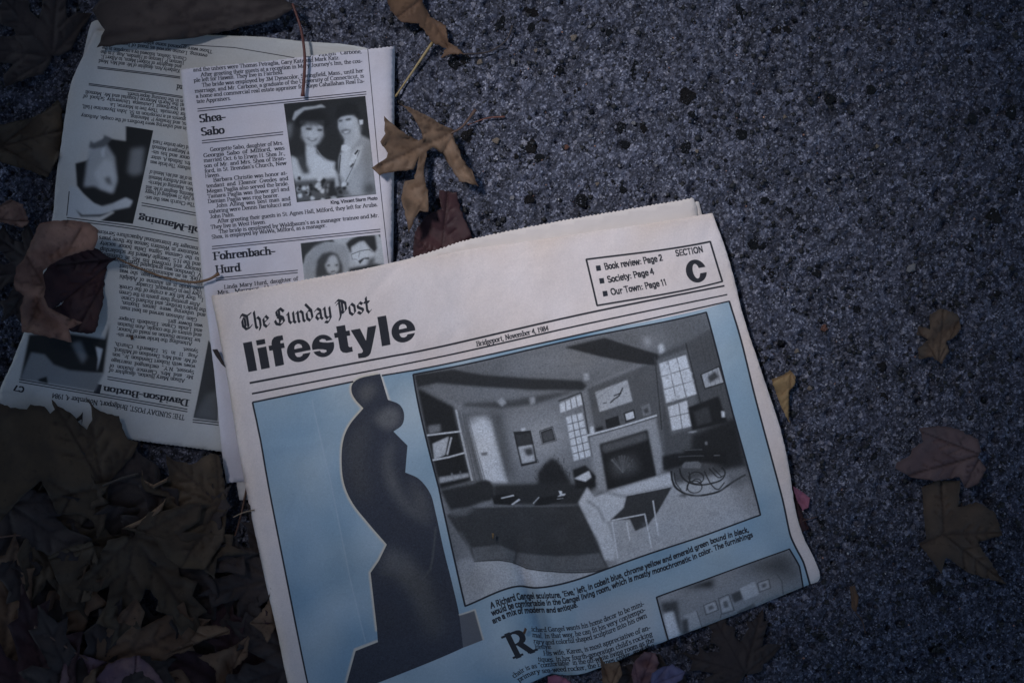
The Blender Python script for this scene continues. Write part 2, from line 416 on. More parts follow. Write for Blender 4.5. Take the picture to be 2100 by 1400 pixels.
BLK = {   # pointed broken letters, drawn with a slanted pen
'T': (.66, [[(.02, .56), (.1, .68), (.34, .58), (.58, .68)], [(.36, .58), (.36, .12)], [(.2, .56), (.08, .4), (.08, .18), (.24, .02), (.46, .08), (.54, .16)], [(.22, .5), (.22, .14)]], []),
'h': (.46, [[(.1, .72), (.1, .06), (.17, 0)], [(.1, .36), (.25, .47), (.35, .36), (.35, .08), (.27, -.08)]], []),
'e': (.42, [[(.34, .1), (.2, 0), (.08, .1), (.08, .36), (.22, .47), (.34, .34), (.1, .2)]], []),
'S': (.66, [[(.54, .56), (.38, .7), (.16, .6), (.16, .44), (.46, .3), (.5, .12), (.3, 0), (.08, .06), (.02, .2)], [(.3, .64), (.28, .1)], [(.18, .36), (.4, .22)]], []),
'u': (.5, [[(.04, .4), (.11, .46), (.11, .09), (.2, 0), (.35, .12)], [(.37, .46), (.37, .06), (.44, 0)]], []),
'n': (.5, [[(.04, .4), (.11, .46), (.11, .05), (.16, 0)], [(.11, .36), (.26, .47), (.37, .38), (.37, .06), (.44, 0)]], []),
'd': (.48, [[(.08, .72), (.34, .44), (.36, .12), (.22, 0), (.08, .1), (.08, .34), (.22, .46), (.34, .4)]], []),
'a': (.47, [[(.06, .38), (.2, .47), (.34, .38), (.34, .06), (.41, 0)], [(.34, .27), (.16, .24), (.08, .12), (.18, 0), (.34, .12)]], []),
'y': (.48, [[(.04, .42), (.11, .46), (.11, .1), (.19, 0), (.36, .1)], [(.37, .46), (.37, 0), (.22, -.18), (.06, -.14)]], []),
'P': (.62, [[(.06, .52), (.2, .62), (.2, .04), (.1, -.14)], [(.02, .62), (.14, .7), (.36, .64), (.52, .54), (.52, .26), (.36, .14), (.24, .2)], [(.34, .62), (.34, .2)]], []),
'o': (.45, [[(.22, .47), (.36, .36), (.36, .1), (.22, 0), (.08, .1), (.08, .36), (.22, .47)]], []),
's': (.42, [[(.34, .4), (.22, .47), (.08, .37), (.1, .28), (.33, .18), (.34, .09), (.2, 0), (.06, .08)]], []),
't': (.38, [[(.16, .64), (.14, .1), (.23, 0), (.33, .08)], [(.04, .45), (.3, .45)]], []), ' ': (.24, [], []),
}
def nib(w, h, ang=0.0, rnd=False):
    a = math.radians(ang); c, s = math.cos(a), math.sin(a)
    P = [(-w, -h), (w, -h), (w, h), (-w, h)] if not rnd else [(w * math.cos(t), h * math.sin(t)) for t in np.linspace(0, 2 * math.pi, 8, endpoint=False)]
    return np.array([(x * c / 2 - y * s / 2, x * s / 2 + y * c / 2) for x, y in P])
FONT = {
 'body': (SER, nib(.135, .062), True), 'head': (SER, nib(.17, .055), True), 'sans': (SAN, nib(.152, .125), False),
 'sansb': (SAN, nib(.165, .13), False),  'black': (BLK, nib(.135, .03, 38), False),
}
def hull(P):
    P = sorted(map(tuple, P))
    def half(Q):
        h = []
        for p in Q:
            while len(h) > 1 and (h[-1][0] - h[-2][0]) * (p[1] - h[-2][1]) - (h[-1][1] - h[-2][1]) * (p[0] - h[-2][0]) <= 0: h.pop()
            h.append(p)
        return h[:-1]
    return np.array(half(P) + half(P[::-1]))
_gl = {}
def glyph(font, ch):
    key = (font, ch)
    if key not in _gl:
        G, pen, ser = FONT[font]
        g = G.get(ch) or G.get('x') or G['n']
        adv, strokes, sf = g
        polys = []
        for s in strokes:
            s = np.array(s)
            for a, b in zip(s[:-1], s[1:]):
                polys.append(hull(np.vstack([pen + a, pen + b])))
        if ser:
            w, h = (.165 if font == 'head' else .15), .03
            for x, y in sf:
                y = y - h if y > .1 else y + h
                polys.append(np.array([(x - w, y - h), (x + w, y - h), (x + w, y + h), (x - w, y + h)]))
        _gl[key] = (adv, polys)
    return _gl[key]

# ------------------------------------------------------------------ printed sheet: a picture painted in page units
def lin(v):
    v = np.asarray(v, float) / 255.0
    return np.where(v <= .04045, v / 12.92, ((v + .055) / 1.055) ** 2.4)

def blur(a, s):
    """three box passes along both axes"""
    r = max(1, int(round(s)))
    for ax in (0, 1):
        for _ in range(3):
            pad = [(0, 0)] * a.ndim; pad[ax] = (r + 1, r)
            c = np.cumsum(np.pad(a, pad, mode='edge'), axis=ax)
            n = a.shape[ax]
            hi = np.take(c, np.arange(2 * r + 1, 2 * r + 1 + n), axis=ax); lo = np.take(c, np.arange(0, n), axis=ax)
            a = (hi - lo) / (2 * r + 1)
    return a

class Page:
    def __init__(self, fmap, x0, y0, x1, y1, res, paper):
        self.f, self.x0, self.y0, self.res = fmap, x0, y0, res
        self.w, self.h = int((x1 - x0) * res), int((y1 - y0) * res)
        self.x1, self.y1 = x1, y1
        self.a = np.empty((self.h, self.w, 3)); self.a[:] = paper
        self.ink = np.zeros((self.h, self.w))
        self.paper = np.array(paper)
    def tex(self, px):
        q = self.f(np.asarray(px, float))
        return (q - (self.x0, self.y0)) * self.res
    def uv(self, px):
        q = self.tex(px)
        return np.stack([q[..., 0] / self.w, 1 - q[..., 1] / self.h], -1)
    def box(self, T, pad):
        i0 = max(0, int(T[:, 0].min() - pad)); i1 = min(self.w, int(T[:, 0].max() + pad) + 2)
        j0 = max(0, int(T[:, 1].min() - pad)); j1 = min(self.h, int(T[:, 1].max() + pad) + 2)
        return i0, i1, j0, j1
    def convex(self, T, dst):
        i0, i1, j0, j1 = self.box(T, 1)
        if i1 <= i0 or j1 <= j0: return
        x = np.arange(i0, i1) + .5; y = np.arange(j0, j1)[:, None] + .5
        A = T; B = np.roll(T, -1, 0)
        area = (A[:, 0] * B[:, 1] - B[:, 0] * A[:, 1]).sum()
        sg = 1.0 if area > 0 else -1.0
        d = None
        for (ax, ay), (bx, by) in zip(A, B):
            ex, ey = bx - ax, by - ay
            L = math.hypot(ex, ey)
            if L < 1e-6: continue
            q = sg * (ex * (y - ay) - ey * (x - ax)) / L
            d = q if d is None else np.minimum(d, q)
        if d is None: return
        c = np.clip(d + .5, 0, 1)
        s = dst[j0:j1, i0:i1]
        np.maximum(s, c, out=s)
    def mask(self, T, feather=0.0):
        """any polygon (texel points) -> box, coverage"""
        i0, i1, j0, j1 = self.box(T, 2 + 3 * feather)
        if i1 <= i0 or j1 <= j0: return None
        n, m = (i1 - i0), (j1 - j0)
        SS = 3
        x = i0 + (np.arange(n * SS) + .5) / SS
        cov = np.zeros((m * SS, n * SS), bool)
        ys = j0 + (np.arange(m * SS) + .5) / SS
        A = T; B = np.roll(T, -1, 0)
        for r, yy in enumerate(ys):
            k = (A[:, 1] > yy) != (B[:, 1] > yy)
            if not k.any(): continue
            xs = np.sort(A[k, 0] + (yy - A[k, 1]) / (B[k, 1] - A[k, 1]) * (B[k, 0] - A[k, 0]))
            for a, b in zip(xs[::2], xs[1::2]):
                p, q = np.searchsorted(x, (a, b)); cov[r, p:q] ^= True
        c = cov.reshape(m, SS, n, SS).mean((1, 3))
        if feather > .4: c = blur(c, feather)
        return (i0, i1, j0, j1), c
    def poly(self, px, col, feather=0.0, alpha=1.0, clip=None):
        r = self.mask(self.tex(px), feather * self.res)
        if r is None: return
        (i0, i1, j0, j1), c = r
        if clip is not None: c = c * clip[j0:j1, i0:i1]
        s = self.a[j0:j1, i0:i1]
        s += (c * alpha)[..., None] * (np.asarray(col) - s)
    def stroke(self, px, width, col=None, feather=0.0, alpha=1.0, clip=None):
        T = self.tex(px); hw = width * self.res / 2
        tmp = np.zeros((self.h, self.w)) if col is not None else self.ink
        for a, b in zip(T[:-1], T[1:]):
            d = b - a; L = np.hypot(*d)
            if L < 1e-6: continue
            d /= L; n = np.array([-d[1], d[0]]) * hw; e = d * hw * .35
            self.convex(np.array([a - n - e, b - n + e, b + n + e, a + n - e]), tmp)
        if col is not None:
            i0, i1, j0, j1 = self.box(T, hw + 3 + feather * self.res * 3)
            c = tmp[j0:j1, i0:i1]
            if feather: c = blur(c, feather * self.res)
            if clip is not None: c = c * clip[j0:j1, i0:i1]
            s = self.a[j0:j1, i0:i1]
            s += (c * alpha)[..., None] * (np.asarray(col) - s)
    def text(self, s, p0, p1, size, font='body', flip=False):
        """letters set from photo pixel p0 to p1 along the baseline; size = em in photo pixels"""
        a, b = self.tex(np.array([p0, p1]))
        d = b - a; L = np.hypot(*d); d = d / L
        up = np.array([d[1], -d[0]])
        em = size * self.res
        adv = [glyph(font, c)[0] for c in s]
        tot = sum(adv)
        nsp = s.count(' ')
        sx = em
        nat = tot * em
        gap = 0.0
        if nsp and .85 < nat / L < 1.0: gap = (L - nat) / nsp
        elif nsp and nat / L <= .85:
            sx = em * min(1.12, L / nat); gap = (L - tot * sx) / nsp
        else: sx = em * L / nat
        x = 0.0
        for c, ad in zip(s, adv):
            for P in glyph(font, c)[1]:
                T = a + np.outer(x + P[:, 0] * sx, d) + np.outer(P[:, 1] * em, up)
                self.convex(T, self.ink)
            x += ad * sx + (gap if c == ' ' else 0)
    def heavy(self, s, p0, p1, size):
        a, b = self.tex(np.array([p0, p1]))
        d = b - a; L = np.hypot(*d); d = d / L; up = np.array([d[1], -d[0]])
        tot = sum(HEA[c][0] for c in s); sx = L / tot; em = size * self.res; x = 0.0
        for c in s:
            ad, parts = HEA[c]
            acc = np.zeros_like(self.ink)
            for sg, P in parts:
                P = np.array(P)
                T = a + np.outer((x + P[:, 0]) * sx, d) + np.outer(P[:, 1] * em, up)
                r = self.mask(T)
                if r is None: continue
                (i0, i1, j0, j1), cv = r
                q = acc[j0:j1, i0:i1]
                if sg > 0: np.maximum(q, cv, out=q)
                else: q *= 1 - cv
            np.maximum(self.ink, acc, out=self.ink)
            x += ad
    def finish(self, name, ink=(.022, .024, .031), seed=1, grain=.05):
        r = np.random.default_rng(seed)
        ink_map = self.ink * .985
        img = self.a * (1 - ink_map[..., None]) + np.array(ink) * ink_map[..., None]
        g = r.normal(size=(self.h, self.w)); g = blur(g, 1) * 2.2
        blot = blur(r.normal(size=(self.h // 8 + 1, self.w // 8 + 1)), 5)
        blot = np.kron(blot / blot.std(), np.ones((8, 8)))[:self.h, :self.w]
        blot = blur(blot, 4)
        img = img * (1 + grain * g[..., None] * .55) * (1 + .018 * blot[..., None] * np.array([.4, .9, 1.5]))
        for _ in range(int(self.w * self.h / 42000)):
            x, y = r.integers(2, self.w - 3), r.integers(2, self.h - 3); q = int(r.integers(1, 3))
            img[y:y + q, x:x + q] *= r.uniform(.35, .8)
        img = np.clip(img, .004, 1)
        s = np.where(img <= .0031308, img * 12.92, 1.055 * img ** (1 / 2.4) - .055)
        im = bpy.data.images.new(name, self.w, self.h, alpha=False)
        buf = np.ones((self.h, self.w, 4), np.float32); buf[..., :3] = s[::-1]
        im.pixels.foreach_set(buf.ravel())
        im.update(); im.pack()
        return im

def paper_material(name, im, rough=.85):
    m, nt, p = nodes_of(name)
    t = N(nt, "ShaderNodeTexImage"); t.image = im; t.extension = 'EXTEND'; t.interpolation = 'Linear'
    nt.links.new(t.outputs["Color"], p.inputs["Base Color"])
    paper_relief(nt, p)
    return m

def paper_relief(nt, p):
    tc = N(nt, "ShaderNodeTexCoord")
    n = N(nt, "ShaderNodeTexNoise"); n.inputs["Scale"].default_value = 900; n.inputs["Detail"].default_value = 3
    n2 = N(nt, "ShaderNodeTexNoise"); n2.inputs["Scale"].default_value = 55; n2.inputs["Detail"].default_value = 5
    nt.links.new(tc.outputs["Object"], n.inputs["Vector"]); nt.links.new(tc.outputs["Object"], n2.inputs["Vector"])
    b = N(nt, "ShaderNodeBump"); b.inputs["Strength"].default_value = .25; b.inputs["Distance"].default_value = .0002
    b2 = N(nt, "ShaderNodeBump"); b2.inputs["Strength"].default_value = .5; b2.inputs["Distance"].default_value = .0026
    nt.links.new(n.outputs["Fac"], b.inputs["Height"]); nt.links.new(n2.outputs["Fac"], b2.inputs["Height"])
    n3 = N(nt, "ShaderNodeTexNoise"); n3.inputs["Scale"].default_value = 16; n3.inputs["Detail"].default_value = 3; n3.inputs["Distortion"].default_value = .6
    nt.links.new(tc.outputs["Object"], n3.inputs["Vector"])
    b3 = N(nt, "ShaderNodeBump"); b3.inputs["Strength"].default_value = .5; b3.inputs["Distance"].default_value = .007
    nt.links.new(n3.outputs["Fac"], b3.inputs["Height"])
    nt.links.new(b.outputs[0], b2.inputs["Normal"]); nt.links.new(b2.outputs[0], b3.inputs["Normal"]); nt.links.new(b3.outputs[0], p.inputs["Normal"])
    p.inputs["Roughness"].default_value = .85
    p.inputs["Specular IOR Level"].default_value = .15

def blank_paper(name, c):
    m, nt, p = nodes_of(name)
    tc = N(nt, "ShaderNodeTexCoord")
    n = N(nt, "ShaderNodeTexNoise"); n.inputs["Scale"].default_value = 30; n.inputs["Detail"].default_value = 6
    nt.links.new(tc.outputs["Object"], n.inputs["Vector"])
    nt.links.new(mixc(nt, n.outputs["Fac"], [x * .9 for x in c], [min(1, x * 1.08) for x in c]), p.inputs["Base Color"])
    paper_relief(nt, p)
    return m

def densify(P, step):
    P = np.asarray(P, float); out = []
    for a, b in zip(P[:-1], P[1:]):
        n = max(1, int(np.hypot(*(b - a)) / step))
        out += [a + (b - a) * i / n for i in range(n)]
    out.append(P[-1])
    return np.array(out)

def smooth_line(P, step):
    """Catmull-Rom through the points"""
    P = np.asarray(P, float)
    Q = np.vstack([2 * P[0] - P[1], P, 2 * P[-1] - P[-2]])
    out = []
    for i in range(1, len(Q) - 2):
        n = max(1, int(np.hypot(*(Q[i + 1] - Q[i])) / step))
        for j in range(n):
            t = j / n
            a, b, c, d = Q[i - 1], Q[i], Q[i + 1], Q[i + 2]
            out.append(.5 * ((2 * b) + (-a + c) * t + (2 * a - 5 * b + 4 * c - d) * t * t + (-a + 3 * b - 3 * c + d) * t ** 3))
    out.append(P[-1])
    return np.array(out)

def saw(P, step=3.2, amp=1.5, seed=0):
    """zigzag cut edge of newsprint"""
    r = np.random.default_rng(seed)
    P = densify(smooth_line(P, 8), step)
    d = np.gradient(P, axis=0); d /= np.hypot(d[:, 0], d[:, 1])[:, None]
    n = np.stack([-d[:, 1], d[:, 0]], -1)
    sgn = np.where(np.arange(len(P)) % 2 == 0, 1, -1) * r.uniform(.35, 1.0, len(P))
    return P + n * (sgn * amp)[:, None]

def rough_edge(P, step=6, amp=.5, seed=0):
    r = np.random.default_rng(seed)
    P = densify(smooth_line(P, 8), step)
    Q = P + r.normal(size=P.shape) * amp * .5
    Q[0], Q[-1] = P[0], P[-1]
    return Q

def inside(poly, pts):
    x, y = pts[:, 0], pts[:, 1]
    c = np.zeros(len(pts), bool)
    A = poly; B = np.roll(poly, -1, 0)
    for (ax, ay), (bx, by) in zip(A, B):
        k = (ay > y) != (by > y)
        if k.any():
            c[k] ^= x[k] < (bx - ax) * (y[k] - ay) / (by - ay) + ax
    return c

def edge_dist(poly, pts):
    A = poly; B = np.roll(poly, -1, 0)
    best = np.full(len(pts), 1e9)
    for a, b in zip(A, B):
        d = b - a; L2 = (d * d).sum()
        if L2 < 1e-9: continue
        t = np.clip(((pts - a) @ d) / L2, 0, 1)
        best = np.minimum(best, np.hypot(*(pts - a - t[:, None] * d).T))
    return best

def triangulate(outline, step, seed=0):
    """constrained triangulation of a closed outline with a grid of inner points"""
    r = np.random.default_rng(seed)
    lo, hi = outline.min(0), outline.max(0)
    gx = np.arange(lo[0], hi[0], step); gy = np.arange(lo[1], hi[1], step * .87)
    G = np.array([(x + (step / 2 if j % 2 else 0), y) for j, y in enumerate(gy) for x in gx])
    if len(G):
        G = G + r.uniform(-.08, .08, G.shape) * step
        G = G[inside(outline, G)]
        A = outline[::max(1, len(outline) // 220)] if len(outline) > 440 else outline
        if len(G): G = G[edge_dist(A, G) > step * .42]
    P = np.vstack([outline, G]) if len(G) else outline
    n = len(outline)
    res = delaunay_2d_cdt([Vector(p) for p in P], [], [list(range(n))], 1, 1e-5)
    return np.array([tuple(v) for v in res[0]]), [tuple(f) for f in res[2]]

def sheet(name, outline, zf, mat, parent, step=9, page=None, thick=.00012):
    outline = np.asarray(outline, float)
    outline = densify(np.vstack([outline, outline[:1]]), step)[:-1]
    P, F = triangulate(outline, step)
    z = zf(P)
    V = world_xy(P, z)
    F = [f[::-1] for f in F] if Vector(np.cross(V[F[0][1]] - V[F[0][0]], V[F[0][2]] - V[F[0][0]])).z < 0 else F
    me = mesh_from(name, V, F)
    if page is not None:
        uv = me.uv_layers.new(name="print")
        U = page.uv(P)
        li = np.empty(len(me.loops), np.int32); me.loops.foreach_get("vertex_index", li)
        uv.data.foreach_set("uv", U[li].astype(np.float32).ravel())
    o = link(name, me, mat, parent)
    s = o.modifiers.new("thickness", 'SOLIDIFY'); s.thickness = thick; s.offset = -1
    return o

def Z(o, k):          # coordinates read off an enlarged crop -> photo pixels
    return lambda *p: np.array([(o[0] + x * k, o[1] + y * k) for x, y in p])
z2 = Z((360, 80), .2215); z3 = Z((380, 330), .2215); z4 = Z((0, 360), .22857); z5 = Z((0, 640), .22857)
z6 = Z((420, 580), .22857); z7 = Z((900, 400), .3); z8 = Z((840, 640), .3643); zb = Z((900, 1040), .25714)
zc = Z((1300, 1040), .2572); zd = Z((480, 760), .4573); za = Z((100, 40), .17143); zw = Z((580, 190), .16432)
zh = Z((600, 460), .10476); zu = Z((100, 240), .16429)
# ------------------------------------------------------------------ what is printed on the three papers
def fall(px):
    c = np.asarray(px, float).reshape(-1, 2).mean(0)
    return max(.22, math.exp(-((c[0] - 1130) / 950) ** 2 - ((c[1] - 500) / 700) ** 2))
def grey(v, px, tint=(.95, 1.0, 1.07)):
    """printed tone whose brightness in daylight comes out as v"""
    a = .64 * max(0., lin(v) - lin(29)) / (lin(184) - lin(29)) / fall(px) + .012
    return np.clip(a * (.80 if 90 < v < 155 else .95), .022, .62) * np.array(tint)

# --- front page of the folded section
PAGE1 = [((433, 607), (0, 0)), ((1461, 437), (1063, 30)), ((840, 532), (410, 8)), ((1182, 480), (770, 20)),
 ((512.6, 785), (43, 190)), ((763, 737.7), (297, 190)), ((900, 711.5), (436, 190)), ((1200, 643), (745, 190)), ((1485, 586), (1043, 190)),
 ((518, 825), (43, 231)), ((724, 782), (254, 231)), ((900, 749.3), (434, 231)), ((1495.5, 617.5), (1043, 231)),
 ((551, 998), (43, 407)), ((585, 1171.6), (43, 584)), ((631, 1400), (43, 817)), ((655, 1505), (43, 922)),
 ((1551, 823), (1043, 480)), ((1608.6, 1040), (1043, 726)), ((1621.5, 1099), (1043, 795)), ((1647, 1150.6), (1043, 865)), ((1660, 1194), (1043, 922)),
 ((954, 1242), (380, 726)), ((1028.5, 1210), (455, 726)), ((1067, 1201), (494, 726)), ((1093, 1204.5), (520, 726)), ((1131, 1201), (559, 726)),
 ((1183, 1188), (611, 726)), ((1247, 1165), (676, 726)), ((1337, 1133), (766, 726)), ((1440, 1099), (870, 726)), ((1559.5, 1056), (991, 726)),
 ((847, 767.5), (380, 240)), ((1448, 640), (991, 240)), ((1346, 1224), (755, 822)), ((1619, 1125), (1030, 822)), ((1369.5, 1311.4), (755, 918)), ((1120, 1384), (490, 922)), ((1230, 1366), (610, 922)),
 ((480, 858), (0, 258)), ((544, 1190), (0, 592)), ((590, 1400), (0, 806))]
f1 = TPS([a for a, b in PAGE1], [b for a, b in PAGE1])
PAPER1 = (.675, .602, .58)
P1 = Page(f1, -45, -60, 1110, 1010, 2.0, PAPER1)
BLUE = np.array([.305, .408, .488])
INKC = (.030, .033, .042)
box_top = np.vstack([z6((430, 1070), (1330, 885), (1590, 830), (2100, 740)), z7((1985, 725))])
box_left = np.array([(518, 825), (534, 900), (551, 998), (585, 1171.6), (631, 1400), (660, 1515)])
box_right = np.array([(1495.5, 617.5), (1520, 698), (1551, 823), (1598, 997), (1608.6, 1040), (1621.5, 1099), (1636, 1130), (1647, 1150.6), (1660, 1194), (1668, 1225)])
P1.poly(np.vstack([box_top, box_right[1:], [(1400, 1330), (1150, 1420)], box_left[::-1]]), BLUE)
_n = blur(np.random.default_rng(9).normal(size=(P1.h // 16 + 1, P1.w // 16 + 1)), 3); _n = np.kron(_n / _n.std(), np.ones((16, 16)))[:P1.h, :P1.w]; _n = blur(_n, 9)
_b = np.clip((.5 - P1.a[..., 0]) / .2, 0, 1)
P1.a *= 1 + (_b * _n * .085)[..., None] * np.array([1.6, 1.0, .6])
# paler patch behind the columns of type
P1.poly(zb((1150, 760), (1720, 640), (1830, 1100), (1300, 1300), (1000, 1280)), (.40, .43, .47), 14, .55)
for L, w in ((np.vstack([z6((405, 897), (1500, 690), (2100, 575)), z7((1000, 810), (1950, 620))]), 4.2),
             (np.vstack([z6((425, 993), (2100, 665)), z7((1000, 882), (1970, 680))]), 3.6)):
    P1.stroke(smooth_line(L, 30), w)
P1.stroke(smooth_line(z6((430, 1070), (880, 978), (1330, 885)), 30), 3.6)
P1.stroke(smooth_line(np.vstack([z6((1590, 830), (2100, 740)), z7((1000, 945), (1985, 725))]), 30), 3.6)
P1.stroke(smooth_line(box_left, 30), 3.6); P1.stroke(smooth_line(box_right, 20), 3.8)

P1.stroke(zd((350, 130), (430, 480), (520, 930), (590, 1215)), 2.2, (.42, .50, .58), .6, .45)
yy, xx = np.mgrid[0:P1.h, 0:P1.w]
xx = xx / P1.res + P1.x0; yy = yy / P1.res + P1.y0
age = .20 * np.exp(-np.abs(xx) / 16.) + .10 * np.exp(-np.abs(1063 - xx) / 20.) + .16 * np.exp(-np.abs(yy - xx * .028) / 22.)
age = age * (.55 + .45 * np.sin(xx / 37. + 2 * np.sin(yy / 61.)) * np.sin(yy / 43.))
P1.a *= 1 - np.clip(age, 0, .4)[..., None] * np.array([.55, .85, 1.3])
P1.text("The Sunday Post", *z6((335, 425), (1500, 262)), 47, 'black')
P1.heavy("lifestyle", *z6((372, 803), (1908, 505)), 84)
P1.text("Bridgeport, November 4, 1984", *z7((258, 1035), (752, 925)), 16, 'head')
bx = z7((1008, 440), (1855, 318), (1938, 590), (1082, 755))
P1.stroke(np.vstack([bx, bx[:1]]), 4.0)
for t, a, b in (("Book review: Page 2", (1135, 510), (1532, 447)), ("Society: Page 4", (1158, 598), (1474, 540)), ("Our Town: Page 11", (1180, 683), (1562, 612))):
    P1.text(t, *z7(a, b), 19.5, 'sans')
P1.text("SECTION", *z7((1622, 418), (1810, 388)), 18.5, 'sans')
P1.heavy("C", *z7((1705, 603), (1848, 578)), 70)
for x, y in ((1090, 500), (1113, 587), (1136, 674)):
    q = z7((x - 18, y - 17), (x + 14, y - 21), (x + 20, y + 15), (x - 12, y + 20))
    P1.poly(q, INKC)

# sculpture cut-out
sil = zd((530, 60), (560, 35), (610, 22), (655, 14), (672, 70), (690, 130), (740, 150), (762, 190), (755, 240), (715, 272), (778, 335), (768, 455), (830, 485), (880, 550), (905, 640), (940, 800), (980, 960), (1010, 1095), (1028, 1240),
         (640, 1400), (500, 1420), (545, 1255), (645, 1215), (640, 1150), (612, 905), (650, 850), (685, 778), (600, 680), (530, 590), (492, 500), (482, 400), (490, 310), (520, 240), (580, 168), (545, 130), (527, 95))
cat = lambda q: smooth_line(q, 5)[:-1]
sil = np.vstack([cat(sil[[33, 34, 35, 0, 1, 2, 3]]), cat(sil[3:6]), cat(sil[5:10]), sil[9:11], cat(sil[11:19]), sil[18:26], cat(sil[26:34])])
left = np.vstack([cat(zd((545, 1255), (645, 1215), (640, 1150)))[-1:], zd((612, 905), (650, 850)), cat(zd((685, 778), (600, 680), (530, 590), (492, 500), (482, 400), (490, 310), (520, 240), (580, 168))), cat(zd((580, 168), (545, 130), (527, 95), (530, 60), (560, 35), (610, 22), (655, 14)))])
P1.stroke(left, 8, (.60, .55, .46), .8)
P1.stroke(zd((505, 1395), (545, 1250), (645, 1212)), 7, (.56, .52, .45), .8)
P1.stroke(zd((655, 14), (700, 145)), 6, (.62, .6, .56), .8)
DK = np.array([.046, .051, .067])
P1.poly(sil, DK)
m = np.zeros((P1.h, P1.w)); r_ = P1.mask(P1.tex(sil)); (i0, i1, j0, j1), c_ = r_; m[j0:j1, i0:i1] = c_
for q, v, fe in ((((640, 190), (700, 160), (745, 180), (740, 240), (690, 268), (630, 230)), .13, 6), (((560, 80), (610, 50), (640, 90), (600, 140), (560, 130)), .105, 7),
                 (((680, 350), (720, 300), (700, 420), (760, 560), (860, 660), (890, 700), (760, 620), (690, 520), (670, 430)), .115, 8),
                 (((690, 790), (780, 830), (850, 930), (880, 1080), (850, 1100), (800, 990), (720, 900), (650, 900)), .11, 10),
                 (((740, 880), (860, 930), (950, 1180), (870, 1190), (830, 1040)), .085, 14), (((500, 380), (540, 260), (600, 220), (580, 420), (600, 600), (540, 540)), .075, 14), (((780, 480), (860, 560), (890, 680), (820, 620)), .10, 9)):
    P1.poly(zd(*q), np.array([v, v * 1.02, v * 1.08]), fe, 1, m)
P1.stroke(smooth_line(zd((905, 700), (895, 800), (880, 890), (850, 930)), 15), 3.5, (.09, .095, .1), 1.2, .9, m)
P1.stroke(smooth_line(zd((660, 905), (760, 930), (830, 1010), (870, 1110)), 15), 3, (.085, .088, .09), 1.5, .7, m)
P1.poly(zd((1010, 1095), (1080, 1072), (1118, 1205), (1028, 1240)), (.125, .13, .145))
P1.stroke(zd((1010, 1093), (1080, 1070), (1118, 1205)), 3, (.5, .48, .43), .5)

# the living-room picture
frame = np.vstack([z8((20, 350), (820, 178), (1670, 0)), z8((1820, 570), (1975, 1140)), np.array([(1440, 1099), (1337, 1133), (1247, 1165), (1183, 1188), (1131, 1201), (1093, 1204.5), (1067, 1201), (1028.5, 1210), (954, 1242)]), np.array([(935, 1160), (900, 1000)])])
def shade(*pts, v=100, fe=1.2, al=1.0, o=z8):
    q = o(*pts); P1.poly(q, grey(v, q), fe, al, CL)
def line(*pts, v=40, w=2, fe=.4, al=1.0, o=z8):
    q = o(*pts); P1.stroke(q, w, grey(v, q), fe, al, CL)
CL = np.zeros((P1.h, P1.w)); (i0, i1, j0, j1), c_ = P1.mask(P1.tex(frame)); CL[j0:j1, i0:i1] = c_
P1.poly(frame, grey(88, frame))
shade((20, 350), (1670, 0), (1720, 130), (1420, 230), (960, 440), (600, 520), (60, 470), v=98, fe=4)
shade((500, 280), (900, 190), (1250, 270), (960, 370), (600, 350), v=112, fe=14)
shade((1110, 140), (1640, 10), (1690, 110), (1560, 170), (1400, 230), v=88, fe=4)
shade((1280, 110), (1450, 120), (1450, 200), (1330, 200), v=112, fe=12)
shade((1380, 240), (1560, 170), (1700, 90), (1760, 130), (1980, 1140), (1500, 1000), (1440, 900), v=66, fe=3)      # right wall
shade((1000, 430), (1390, 270), (1440, 900), (1110, 1010), v=72, fe=2)                                               # chimney breast
shade((480, 530), (840, 480), (960, 440), (1010, 830), (1060, 1000), (540, 960), v=100, fe=3)                       # left wall
shade((560, 620), (860, 580), (900, 780), (640, 870), v=132, fe=22)
shade((25, 352), (240, 320), (420, 352), (700, 372), (965, 383), (1000, 415), (975, 440), (700, 440), (420, 422), (150, 400), (40, 425), v=46, fe=2.0)
shade((870, 198), (1100, 143), (1400, 235), (1400, 300), (1300, 292), (1080, 252), v=44, fe=1.6)
shade((150, 405), (420, 428), (700, 446), (890, 446), (700, 503), (480, 522), (300, 512), (70, 470), v=104, fe=3)
shade((300, 512), (520, 500), (830, 452), (960, 440), (700, 520), (500, 545), (300, 530), v=62, fe=3)
# bookshelf, curtain, bright door
shade((40, 420), (250, 530), (350, 950), (170, 1000), v=38, fe=2.5)
line((100, 692), (200, 680), (285, 670), v=160, w=3.2); line((130, 832), (220, 815), (310, 790), v=160, w=3.2)
shade((130, 740), (220, 700), (200, 800), (140, 830), v=150, fe=1); line((235, 705), (212, 800), v=150, w=3.4)
shade((165, 930), (330, 905), (335, 925), (170, 960), v=130, fe=1.5)
shade((105, 640), (170, 630), (175, 670), (110, 685), v=100, fe=2)
shade((262, 550), (300, 560), (440, 945), (390, 960), v=84, fe=2)
line((262, 550), (352, 945), v=150, w=3.5); line((290, 560), (385, 950), v=110, w=2)
shade((325, 588), (450, 575), (552, 960), (420, 952), v=214, fe=2.4)
shade((300, 560), (470, 545), (480, 620), (400, 590), (330, 640), v=78, fe=6, al=.8)
for t in range(5):
    y = 650 + t * 60; line((345 + t * 15, y), (465 + t * 16, y - 12), v=185, w=1.4)
line((400, 598), (480, 945), v=190, w=1.4)
shade((400, 790), (440, 785), (435, 805), (405, 808), v=90, fe=1)
shade((450, 560), (520, 560), (580, 900), (550, 960), v=58, fe=7, al=.8)
